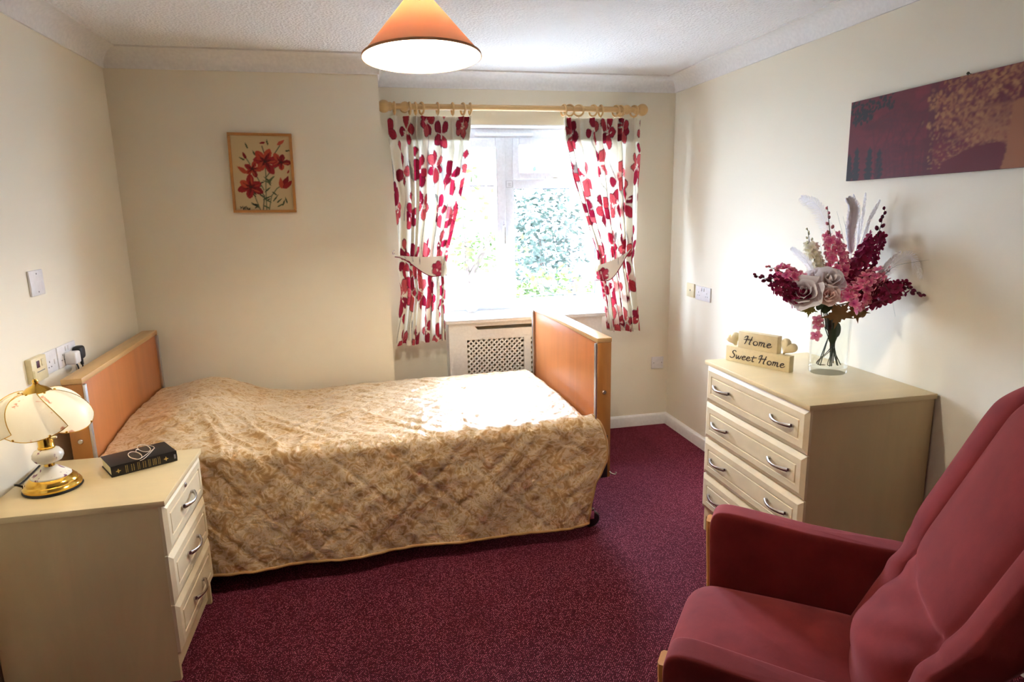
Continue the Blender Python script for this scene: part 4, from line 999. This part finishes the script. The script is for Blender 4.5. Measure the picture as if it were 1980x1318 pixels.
for s in (-1, 1):
    def arm_warp(p, s=s):
        x, y, z = p; 
        if z > .3: z -= .030*sm(.0, -.58, x); z += .006*math.sin((x+.1)*9)
        return (x+.01*sm(.3, .6, z), y + s*.012*sm(.3, .6, z), z)
    a = obj('arm', superell((-.285, s*.345, .345), .29, .043, .262, .16, .16, 64, 41, arm_warp), M_VELVET, chair, angle=None)
    def front(v): return (.012+.012*sm(.3, .6, v), s*(.345+.012*sm(.3, .6, v)))
    fr_ = MB().grid(lambda u, v: (lambda z, q: (q[0]+.006*math.sin(PI*min(1, max(0, u*2)))*0+(.011 if .25 <= u < .75 else -.004), q[1]+(.038 if .5 <= u else -.038)*(1-.35*sm(.54, .59, z)), z))(.02+.565*v, front(.02+.565*v)), 5, 24)
    m = MB(); zz = [.02+.545*i/23 for i in range(24)]; vs = []
    for z in zz:
        fx_, fy_ = front(z); hw = .030*(1-.45*sm(.55, .592, z)); 
        vs += [(fx_-.012, fy_-hw, z), (fx_-.002, fy_-hw, z), (fx_+.003, fy_-hw*.7, z), (fx_+.003, fy_+hw*.7, z), (fx_-.002, fy_+hw, z), (fx_-.012, fy_+hw, z)]
    fs = [(i*6+k, i*6+(k+1) % 6, (i+1)*6+(k+1) % 6, (i+1)*6+k) for i in range(23) for k in range(6)] + [tuple(range(6)), tuple(23*6+k for k in range(6))]
    obj('arm_front', m.add(vs, fs), M_CHAIRWOOD, a, label='golden wooden arm facing')
    for x in (-.02, -.52): obj('leg', MB().tube([(x, s*.30, 0), (x, s*.30, .12)], [.016, .022], 12), M_CHAIRWOOD, chair)
def back_pt(w, z, front=True):
    base = -.452-.42*(z-.5)
    aw = abs(w); 
    if aw < .215: L = .062*math.sqrt(max(0, 1-(aw/.217)**2))**.8
    else: L = .050*math.sqrt(max(0, 1-((aw-.285)/.072)**2))**.8 - .006
    lum = .052*math.exp(-((z-.52)/.075)**2)*(math.cos(min(1, aw/.23)*PI/2)) - .016*math.exp(-((z-.655-.06*w)/.018)**2)*(1 if aw < .2 else .2)
    wr = .005*math.sin(60*z+35*w)*math.exp(-((z-.60)/.06)**2)
    return base + L + lum + wr - .03
def backrest():
    nu, nv = 110, 90
    def f(u, v):
        z = .34+.80*v; W = .298+.052*sm(.60, .74, z); cap = 1.0
        if v > .88: cap = math.sqrt(max(0, 1-((v-.88)/.12)**2))
        zc_ = z
        topd = .0
        if u < .72:
            t = u/.72*2-1; w = W*t; ww = t*.350
            fr2 = back_pt(ww, z); bk_ = -.452-.42*(z-.5)-.15
            mid = (-.452-.42*(z-.5)-.06); x = mid+(fr2-mid)*cap
            edge = sm(.93, 1.0, abs(t)); x = x*(1-edge)+ (mid)*edge
            hgt = -.028*abs(t)**3*sm(.8, 1, v)
        else:
            t = 1-(u-.72)/.28*2; w = W*t; mid = (-.452-.42*(z-.5)-.06); x = mid-.075*cap*(1-abs(t)**6); hgt = -.028*abs(t)**3*sm(.8, 1, v)
        w *= (1-.10*sm(.86, 1.0, v)*(1 if v < 1 else 1))
        crea = 0
        if u < .72: crea = -.02*sm(.85, 1, v)*math.exp(-((abs(t)*.35-.215)/.02)**2)
        return (x, -w, z+hgt+crea)
    return MB().grid(f, nu, nv, closed_u=True)
bm_ = backrest(); n_ = len(bm_.v)//90
top_c = tuple(np.mean(np.array(bm_.v[-n_:]), axis=0)); bm_.v.append(top_c); ci = len(bm_.v)-1; o_ = ci-n_
bm_.f += [(o_+i, o_+(i+1) % n_, ci) for i in range(n_)]
obj('backrest', bm_, M_VELVET, chair, angle=None)

# ------------------------------------------------------------------ pendant light
pend = thing('pendant_lamp', 'lit ceiling pendant with peach conical shade', 'lamp', (.205, 2.205, ZC))
tilt = bpy.data.objects.new('lamp_shade', None)
M_PSH = translucent_mat('peach_paper_shade', (224, 178, 144), (255, 160, 104), .045, .8)
zr, zt2 = 2.024-ZC, 2.202-ZC
shm = MB().lathe([(.188-(.188-.038)*t/12, zr+(zt2-zr)*t/12) for t in range(0, 13)], 64)
TM = Matrix.Translation((0, 0, zt2)) @ Matrix.Rotation(-.055, 4, 'X') @ Matrix.Rotation(-.012, 4, 'Y') @ Matrix.Translation((0, 0, -zt2))
sh = obj('lamp_shade', shm, M_PSH, pend); sh.matrix_basis = TM
obj('shade_lining', MB().lathe([(.1862-(.1862-.0362)*t/12, zr+(zt2-zr)*t/12) for t in range(0, 13)], 64), translucent_mat('white_shade_lining', (252, 248, 240), (255, 226, 196), .22, .8), sh)
obj('rim_band', MB().lathe([(.1875, zr-.003), (.190, zr-.003), (.1885, zr+.005), (.1865, zr+.005), (.1875, zr-.003)], 64), plain('peach_rim_tape', (190, 140, 100), .8), sh)
obj('seam', MB().tube([(.0, -.0395, zt2-.001), (-.004, -.065, zt2-.031)], .002, 6), plain('shade_seam', (176, 124, 84), .8), sh)
obj('lamp_holder', MB().lathe([(.0001, zt2-.03), (.018, zt2-.03), (.019, zt2), (.014, zt2+.02), (.006, zt2+.03), (.0001, zt2+.03)], 20), M_PLASTIC, pend)
obj('cord', MB().tube([(0, 0, zt2+.028), (0, 0, -.018)], .003, 8), M_PLASTIC, pend)
obj('ceiling_rose', MB().lathe([(.0001, -.024), (.02, -.024), (.036, -.016), (.040, 0), (.0001, 0)], 28), M_PLASTIC, pend)
obj('bulb', MB().lathe([(.0001, zt2-.115), (.018, zt2-.110), (.028, zt2-.09), (.027, zt2-.07), (.016, zt2-.045), (.013, zt2-.03), (.0001, zt2-.03)], 20), pane_mat('pale_bulb_glass', (.98, .97, .94), 1.3), pend)
pl = bpy.data.lights.new('pendant_light', 'POINT'); pl.energy = PENDANT_W; pl.color = (1.0, .95, .86); pl.shadow_soft_size = .03
plo = bpy.data.objects.new('pendant_light', pl); COL.objects.link(plo); plo.parent = pend; plo.location = (0, 0, zt2-.085)

# ------------------------------------------------------------------ lily picture
def lily_print():
    w, h = 110, 142; p = Print(w, h, np.array(lin((202, 178, 134)))); r = random.Random(9)
    G = [lin((66, 78, 50)), lin((84, 96, 62)), lin((40, 46, 34))]; Rd = [lin((150, 34, 36)), lin((172, 58, 40)), lin((128, 20, 30)), lin((182, 72, 48))]
    X = lambda u: u*w
    Yv = lambda v: v*h
    def st(pts, wd, c): p.line([(X(a), Yv(b)) for a, b in pts], wd, c)
    for pts in ([(.52, 1), (.53, .75), (.55, .5), (.55, .35)], [(.46, 1), (.5, .8), (.33, .6)], [(.56, 1), (.62, .8), (.72, .7), (.8, .66)], [(.42, 1), (.36, .86), (.3, .7)], [(.55, .55), (.66, .45), (.8, .38)], [(.5, .72), (.4, .55), (.34, .45)],
                [(.57, .3), (.52, .14)], [(.7, .26), (.82, .13)], [(.3, .38), (.22, .27)], [(.28, .5), (.16, .43)]): st(pts, .9, r.choice(G))
    for _ in range(26):
        u, v = r.uniform(.3, .75), r.uniform(.6, .98); a = r.choice([-.6, -2.5])+r.uniform(-.4, .4); p.poly(petal(X(u), Yv(v), a, r.uniform(10, 22), 1.5, 0, 1), r.choice(G))
    for u, v, a in ((.28, .18, -1.9), (.62, .13, -1.7), (.9, .2, -.15), (.22, .33, -2.6), (.4, .27, -2.0), (.88, .9, -1.8), (.8, .93, -1.2)): p.poly(petal(X(u), Yv(v), a, 13, 1.5, 0, 1), G[0])
    for u, v, s, k in ((.55, .34, 27, 6), (.28, .68, 26, 6), (.33, .44, 18, 5), (.82, .35, 20, 5)):
        a0 = r.uniform(0, 6)
        for j in range(k):
            sd = r.randint(0, 999); a = a0+j*2*PI/k+r.uniform(-.2, .2); c_ = r.choice(Rd); Lp = s*r.uniform(.75, 1.1); p.poly(round_petal(X(u), Yv(v), a, Lp, s*.26, .10, sd), c_); p.poly(petal(X(u), Yv(v), a+.12, Lp*.85, s*.10, .2, sd), r.choice(Rd)); p.poly(petal(X(u), Yv(v), a-.1, Lp*.5, s*.09, .2, sd), lin((104, 16, 24))); p.line([(X(u), Yv(v)), (X(u)+s*.6*math.cos(a), Yv(v)+s*.6*math.sin(a))], .7, lin((84, 12, 20)), .7)
        p.poly(petal(X(u)-3, Yv(v), 0, 7, 2.4, .1, 3), lin((60, 26, 24)))
    for u, v, a, L in ((.82, .70, -1.1, 28), (.84, .70, -.75, 24), (.80, .7, -1.6, 22), (.78, .12, -.6, 17), (.58, .09, 3.0, 12), (.24, .31, -2.0, 15), (.24, .5, -2.5, 22), (.92, .5, -1.2, 8)):
        p.poly(petal(X(u), Yv(v), a, L, L*.2, .1, r.randint(0, 99)), r.choice(Rd))
    for pts in ([(.08, .945), (.10, .955), (.085, .965)], [(.12, .94), (.13, .985), (.15, .95)], [(.16, .945), (.16, .985)], [(.18, .94), (.19, .985)], [(.20, .96), (.215, .985), (.235, .965), (.235, .99)]): st(pts, .8, lin((24, 20, 20)))
    return p
pc = thing('lily_picture', 'framed picture of red lilies hanging above the bed', 'picture'); pc.matrix_basis = Matrix.Translation((-.523, Y0-.0005, 1.7575)) @ Matrix.Rotation(.016, 4, 'Y')
PW, PH = .322, .412
M_PF = wood('picture_frame_wood', (190, 132, 68), .82, (10, 10, 10), .4)
lp = lily_print(); uu, vv = [], []
def pf(u, v): uu.append(u); vv.append(1-v); return (-PW/2+.012+(PW-.024)*u, -.012, -PH/2+.012+(PH-.024)*v)
m = MB().grid(pf, 111, 143); m.col = lp.sample(np.array(uu), np.array(vv)); obj('needlework', m, attr_mat('needlework_print', .9, 0, 900.0), pc, smooth=False)
obj('backing', MB().box((-PW/2+.008, -.010, -PH/2+.008), (PW/2-.008, -.001, PH/2-.008)), plain('brown_backing', (120, 90, 60), .9), pc, smooth=False)
for a, b in (((-PW/2, -PH/2), (PW/2, -PH/2+.014)), ((-PW/2, PH/2-.014), (PW/2, PH/2)), ((-PW/2, -PH/2+.0142), (-PW/2+.014, PH/2-.0142)), ((PW/2-.014, -PH/2+.0142), (PW/2, PH/2-.0142))):
    obj('frame_rail', MB().rbox((a[0], -.020, a[1]), (b[0], -.001, b[1]), .002), M_PF, pc)

# ------------------------------------------------------------------ tree canvas on right wall
def tree_print():
    w, h = 300, 76; p = Print(w, h, np.array(lin((98, 24, 32)))); r = random.Random(12); f = .585*w
    for _ in range(260):
        x, y = r.uniform(0, w), r.uniform(0, h); p.poly(petal(x, y, r.uniform(-.3, .3), r.uniform(10, 34), r.uniform(2, 6), .2, r.randint(0, 99)), r.choice([lin((112, 26, 36)), lin((84, 22, 30)), lin((122, 30, 40)), lin((74, 20, 28))]), .35)
    p.poly([(f*.53, 0), (f*.57, 0), (f*.575, h), (f*.52, h)], lin((78, 22, 30)), .6)
    for x0, y0, x1, y1, n, c, s in ((0, 2, f*.30, 13, 70, lin((36, 28, 28)), 5), (f*.02, 10, f*.16, 22, 60, lin((36, 28, 28)), 5)):
        for _ in range(n): x, y = r.uniform(x0, x1), r.uniform(y0, y1); p.poly(petal(x, y, r.uniform(0, 6.28), r.uniform(2, s), r.uniform(1, 2.2), .2, r.randint(0, 99)), c)
    for x, y0 in ((.015, .68), (.07, .60), (.165, .62), (.235, .66)):
        for i in range(14): yy = (y0+(1-y0)*i/14)*h; ww = (3+4*math.sin(i*1.9)**2)*(.5+i/20); p.poly([(x*f-ww, yy), (x*f, yy-3), (x*f+ww, yy), (x*f, yy+4)], lin((38, 28, 30)))
    for k in range(14): p.line([(f*.5, h*(.3+.05*k)), (f*(.34-.02*k % .1), h*(.2+.06*k)), (f*.22, h*(.25+.07*k))], .5, lin((80, 26, 38)), .5)
    tan = [lin((160, 104, 62)), lin((144, 88, 56)), lin((172, 116, 70)), lin((130, 70, 52))]
    cxs = .98*f
    for _ in range(1500):
        a, q2 = r.uniform(0, 6.28), math.sqrt(r.random()); q2 = q2**.8*r.uniform(.75, 1.12); x, y = cxs+q2*math.cos(a)*f*.47, h*.30+q2*math.sin(a)*h*.42
        if y < 0: continue
        p.poly(petal(x, y, r.uniform(0, 6.28), r.uniform(1.5, 5), r.uniform(.8, 2), .2, r.randint(0, 99)), r.choice(tan), .75)
    for _ in range(260):
        a, q2 = r.uniform(0, 6.28), math.sqrt(r.random()); x, y = cxs+q2*math.cos(a)*f*.40, h*.30+q2*math.sin(a)*h*.38
        p.poly(petal(x, y, r.uniform(0, 6.28), r.uniform(2, 5), r.uniform(.8, 1.8), .2, r.randint(0, 99)), lin((104, 40, 44)), .7)
    for k in range(46):
        y0 = h*r.uniform(.35, .8); x1, y1 = f*r.uniform(.58, .9), h*r.uniform(.25, .92); p.line([(f*.97, y0), (f*.85+r.uniform(-6, 6), y0*.6+y1*.4-2), (x1, y1)], .4, lin((150, 96, 62)), .55)
    for k in range(240):
        x, y = f*r.uniform(.55, .9), h*r.uniform(.55, .92); p.poly(petal(x, y, r.uniform(0, 6.28), r.uniform(1, 2.6), .8, .2, k), r.choice(tan), .6)
    for k in range(26):
        x = f*r.uniform(.2, .5); p.line([(x, h), (x+r.uniform(-8, 8), h*.6), (x+r.uniform(-26, 26), h*r.uniform(.1, .4))], .8, lin((78, 22, 30)), .35)
    p.poly([(f*.60, h), (f*.64, h*.86), (f*.78, h*.74), (f*.9, h*.71), (f*.94, h*.74), (f*.95, h)], lin((98, 20, 26)))
    p.poly([(f*.955, h*.35), (f*1.06, h*.3), (f*1.05, h*.8), (f*1.12, h), (f*.93, h), (f*.95, h*.8)], lin((150, 92, 56)))
    return p
CVL, CVH, CVT = 1.28, .320, .022
cv = thing('tree_canvas', 'long dark red canvas print of trees on the wall above the flowers', 'picture'); cv.matrix_basis = Matrix.Translation((XR-.001, 2.462, 1.795)) @ Matrix.Rotation(-.012, 4, 'X')
tp = tree_print(); uu, vv = [], []
def cf_(u, v): uu.append(u); vv.append(1-v); return (-CVT-.0004, -CVL*u, -CVH/2+CVH*v)
m = MB().grid(cf_, 301, 77); m.col = tp.sample(np.array(uu), np.array(vv)); obj('print', m, attr_mat('canvas_print', .75, 0, 500.0), cv, smooth=False)
obj('canvas_frame', MB().rbox((-CVT, -CVL, -CVH/2), (-.0005, 0, CVH/2), .002), plain('canvas_edge', (92, 30, 42), .8), cv)
nl = thing('picture_nail', 'small dark nail above the tree canvas', 'nail', (XR, 1.925, 1.964))
obj('shank', MB().tube([(0, 0, 0), (-.018, 0, .003)], .0015, 6), plain('dark_nail_metal', (60, 56, 40), .4, .8), nl); obj('nail_head', MB().tube([(-.018, 0, .003), (-.021, 0, .0035)], .005, 10), MATS['dark_nail_metal'], nl)

# ------------------------------------------------------------------ wall plates
def plate(name, label, cat, c, w, h, facing, mat=M_PLASTIC, d=.009):
    """local x along wall, -y out of the wall"""
    X = {'left': (0, 1, 0), 'right': (0, -1, 0), 'back': (1, 0, 0)}[facing]; Y = {'left': (-1, 0, 0), 'right': (1, 0, 0), 'back': (0, 1, 0)}[facing]
    t = thing(name, label, cat, kind=None); t.matrix_basis = basis(c, X, Y, (0, 0, 1))
    obj('face_plate', MB().rbox((-w/2, -d, -h/2), (w/2, 0, h/2), .003), mat, t)
    return t
def screws(t, pts, d=.009, r=.003):
    for x, z in pts: obj('screw', MB().lathe([(.0001, .001), (r, .0008), (r, -.001)], 10, Matrix.Translation((x, -d, z)) @ Matrix.Rotation(PI/2, 4, 'X')), M_GREYPL, t)
def pins(t, x, z, d=.009):
    m = MB(); m.box((x-.002, -d-.0006, z+.008), (x+.002, -d+.001, z+.016)); m.box((x-.014, -d-.0006, z-.010), (x-.007, -d+.001, z-.006)); m.box((x+.007, -d-.0006, z-.010), (x+.014, -d+.001, z-.006))
    obj('pin_holes', m, M_GREYPL, t, smooth=False)
def rocker(t, x, z, d=.009): obj('rocker_switch', MB().rbox((x-.005, -d-.004, z-.010), (x+.005, -d+.001, z+.010), .0015), M_PLASTIC, t)
t = plate('blank_plate', 'white blanking plate high on the wall above the lamp', 'wall plate', (XL, 2.758, 1.307), .105, .095, 'left'); screws(t, [(0, .034), (0, -.034)])
t = plate('call_panel', 'cream call unit with a small dark window behind the lamp', 'wall panel', (XL, 2.643, 1.000), .112, .090, 'left', M_CREAMPL, .022)
obj('display', MB().rbox((-.022, -.0235, .006), (.000, -.021, .032), .001), plain('dark_display', (84, 44, 60), .3), t); obj('push_button', MB().rbox((.014, -.0245, .008), (.034, -.021, .034), .002), M_CREAMPL, t); obj('slot', MB().box((-.024, -.0226, -.010), (.034, -.021, -.007)), M_GREYPL, t, smooth=False)
t = plate('switched_socket', 'white single switched socket between call unit and plugs', 'socket', (XL, 2.758, 1.000), .110, .086, 'left'); rocker(t, .030, -.004); pins(t, -.010, -.010)
t = plate('double_socket', 'white double socket with two plugs beside the head board', 'socket', (XL, 2.905, .999), .165, .086, 'left'); rocker(t, -.012, .026); rocker(t, .012, .026); pins(t, -.045, -.006); pins(t, .045, -.006)
t = thing('charger_plug', 'square white plug with black lead in the double socket', 'plug', (XL+.0095, 2.893, .985), 0)
obj('plug_body', MB().rbox((0, -.026, -.024), (.042, .026, .026), .007, 3), M_PLASTIC, t); obj('lead', MB().tube(catmull([(.03, .0, -.022), (.034, .004, -.04), (.030, .016, -.075), (.024, .022, -.13), (.02, .02, -.3)]), .003, 8), M_BLACK, t)
t = thing('mains_plug', 'black plug hanging in the double socket by the head board', 'plug', (XL+.0095, 2.968, .990), 0)
obj('plug_body', superell((.016, 0, .002), .018, .026, .028, .5, .5, 28, 15), M_BLACK, t); obj('strain_relief', MB().tube([(.02, 0, -.02), (.022, 0, -.05)], [.008, .0055], 10), M_BLACK, t); obj('lead', MB().tube(catmull([(.022, 0, -.048), (.022, .002, -.08), (.018, .004, -.2), (.018, .0, -.32)]), .003, 8), M_BLACK, t)
t = plate('aerial_plate', 'cream square plate with one dark hole near the corner', 'wall plate', (XR, 3.822, 1.006), .098, .088, 'right', M_CREAMPL); obj('aerial_hole', MB().lathe([(.0001, .0008), (.006, .0008), (.006, -.001)], 14, Matrix.Translation((.0, -.009, .0)) @ Matrix.Rotation(PI/2, 4, 'X')), M_BLACK, t)
t = plate('double_socket', 'white double socket on the wall beside the cream plate', 'socket', (XR, 3.660, 1.001), .180, .088, 'right'); rocker(t, -.014, .026); rocker(t, .014, .026); pins(t, -.050, -.006); pins(t, .050, -.006)
t = plate('blank_plate', 'white outlet plate low on the wall under the curtain', 'wall plate', (1.962, Y1, .456), .090, .086, 'back'); screws(t, [(-.03, 0), (.03, 0)])

# ------------------------------------------------------------------ things on the window sill
pp_ = thing('potted_plant', 'small white pot with thin green leaves on the window board', 'plant', (.972, 4.228, .873))
obj('pot', MB().lathe([(.0001, 0), (.017, 0), (.021, .06), (.022, .072), (.019, .072), (.018, .06), (.0001, .058)], 24), M_PLASTIC, pp_)
for k in range(9):
    a = k*2.4; L = .05+.05*rnd.random(); obj('leaf', MB().tube(catmull([(.004*math.cos(a), .004*math.sin(a), .058), (.010*math.cos(a), .010*math.sin(a), .058+L*.6), (.026*math.cos(a), .026*math.sin(a), .058+L)]), [.0022]*6+[.0018]*4+[.001, .0008, .0004], 5, flat=.35), plain('bright_green_blade', (120, 170, 50), .5), pp_)
bo = thing('white_bowl', 'white footed bowl on the window board beside the curtain', 'bowl', (.655, 4.215, .873))
obj('bowl', MB().lathe([(.0001, .003), (.024, 0), (.026, .006), (.04, .022), (.062, .05), (.072, .082), (.069, .083), (.058, .052), (.036, .026), (.0001, .012)], 36), M_WHITE, bo)

# ------------------------------------------------------------------ outside
M_LAWN = plain('pale_paving', (128, 130, 126), .9)
ext = struct('ground', MB().box((-14, 4.6, -.42), (18, 30, -.30)), M_LAWN, label='pale paved ground outside the window', smooth=False)
def leaf_mat(name, a, b):
    t = NT(name).set(rough=.6); oi = t.n('ShaderNodeTexCoord'); nz = t.n('ShaderNodeTexNoise', Scale=3.0, Detail=3.0); t.l(oi, 'Object', nz, 'Vector'); r = t.ramp(nz, 'Fac', [(.35, lin(a)), (.65, lin(b))]); t.l(r, 'Color', t.b, 'Base Color'); return t.m
LM = [leaf_mat('fresh_green_leaves', (56, 74, 24), (84, 100, 40)), leaf_mat('grey_green_leaves', (34, 46, 36), (50, 62, 50))]
def crown(name, c, R, n, s, mat, parent, seed, flat=1.0):
    r = random.Random(seed); m = MB()
    for _ in range(n):
        while True:
            p = Vector((r.uniform(-1, 1), r.uniform(-1, 1), r.uniform(-1, 1)))
            if .15 < p.length < 1: break
        p = Vector((p.x*R[0], p.y*R[1], p.z*R[2])); d = Vector((r.gauss(0, 1), r.gauss(0, 1), r.gauss(0, .6))).normalized(); e = d.cross(Vector((r.gauss(0, 1), r.gauss(0, 1), 1))).normalized(); k = s*r.uniform(.6, 1.3)
        p += Vector(c); m.add([p, p+d*k*.5+e*k*.28, p+d*k, p+d*k*.5-e*k*.28], [(0, 1, 2, 3)])
    return obj(name, m, mat, parent, smooth=False, kind='stuff')
M_BARK = plain('grey_brown_bark', (66, 54, 46), .9)
def shrub(name, label, cat, loc, crowns, trunk, mat, seed, leaf_s=.11):
    t = thing(name, label, cat, loc)
    for i, (c, R, n) in enumerate(crowns): crown('foliage', c, R, n, leaf_s, mat, t, seed+i)
    for tr in trunk: obj('trunk', MB().tube([Vector(p) for p in tr], [.05-.035*i/(len(tr)-1) for i in range(len(tr))], 8), M_BARK, t)
shrub('garden_tree', 'light green leafy tree outside, beyond the casement pane', 'tree', (1.25, 8.6, -.3), [((0, 0, 2.0), (.8, .5, .45), 420), ((-.35, .1, 1.35), (.6, .5, .35), 320), ((.35, 0, 1.3), (.5, .4, .3), 260)], [[(0, 0, 0), (.05, 0, .9), (0, 0, 2.2)], [(.05, 0, .9), (.45, 0, 1.6)]], LM[0], 1)
shrub('conifer_hedge', 'tall grey green conifer outside, beyond the large pane', 'tree', (3.1, 11.5, -.3), [((0, 0, 1.25), (.85, .7, 1.25), 2600)], [[(0, 0, 0), (0, 0, 1.6)]], LM[1], 5, .13)
shrub('garden_bush', 'light green bush outside, low beyond the large pane', 'bush', (2.2, 7.2, -.3), [((0, 0, .85), (.75, .4, .35), 700), ((-.6, 0, .75), (.4, .3, .3), 300)], [[(0, 0, 0), (0, 0, .9)]], LM[0], 9, .10)
hs = thing('house', 'pale house with tiled roof outside, beyond the casement pane', 'building', (1.0, 19, -.3))
M_HW = plain('house_wall', (112, 94, 84), .9); M_HR = plain('roof_tile', (84, 78, 84), .8)
obj('wall', MB().box((-4, 0, 0), (3.0, 6, 2.6)), M_HW, hs, smooth=False)
rf = obj('roof', MB().add([(-4.3, -.4, 2.5), (3.3, -.4, 2.5), (3.3, 3, 5.0), (-4.3, 3, 5.0), (-4.3, 6.4, 2.5), (3.3, 6.4, 2.5)], [(0, 1, 2, 3), (3, 2, 5, 4), (0, 3, 4), (1, 5, 2), (0, 4, 5, 1)]), M_HR, hs, smooth=False)
for i in range(9): obj('tile_course', MB().box((-4.3, -.4+i*.37-.02, 2.5+i*.272), (3.3, -.4+i*.37+.34, 2.53+i*.272+.01)), M_HR, rf, smooth=False)
for x in (-1.6, 1.4):
    wn = obj('window', MB().box((x-.6, -.03, .9), (x+.6, .01, 2.0)), M_UPVC, hs, smooth=False); obj('pane', MB().box((x-.52, -.04, .98), (x+.52, -.028, 1.92)), plain('dark_far_glass', (70, 80, 92), .1), wn, smooth=False)
car = thing('parked_car', 'pale parked car outside, low beyond the large pane', 'car', (5.3, 13.4, -.3), .2)
M_CAR = plain('silver_car_paint', (170, 174, 182), .25, .3)
prof = [(-1.9, .35), (-1.95, .62), (-1.75, .80), (-1.05, .90), (-.55, 1.36), (.65, 1.38), (1.35, .98), (1.9, .88), (1.98, .55), (1.9, .32)]
obj('body', MB().prism(prof, -.8, .8), M_CAR, car, smooth=False)
obj('side_window', MB().prism([(-.92, .93), (-.5, 1.29), (.6, 1.31), (1.15, 1.0)], -.815, -.79), MATS['dark_far_glass'], car, smooth=False)
for x in (-1.25, 1.25):
    for y in (-.74, .74): obj('wheel', MB().lathe([(.0001, -.09), (.26, -.09), (.31, -.05), (.31, .05), (.26, .09), (.0001, .09)], 24, Matrix.Translation((x, y, .31)) @ Matrix.Rotation(PI/2, 4, 'X')), M_BLACK, car)
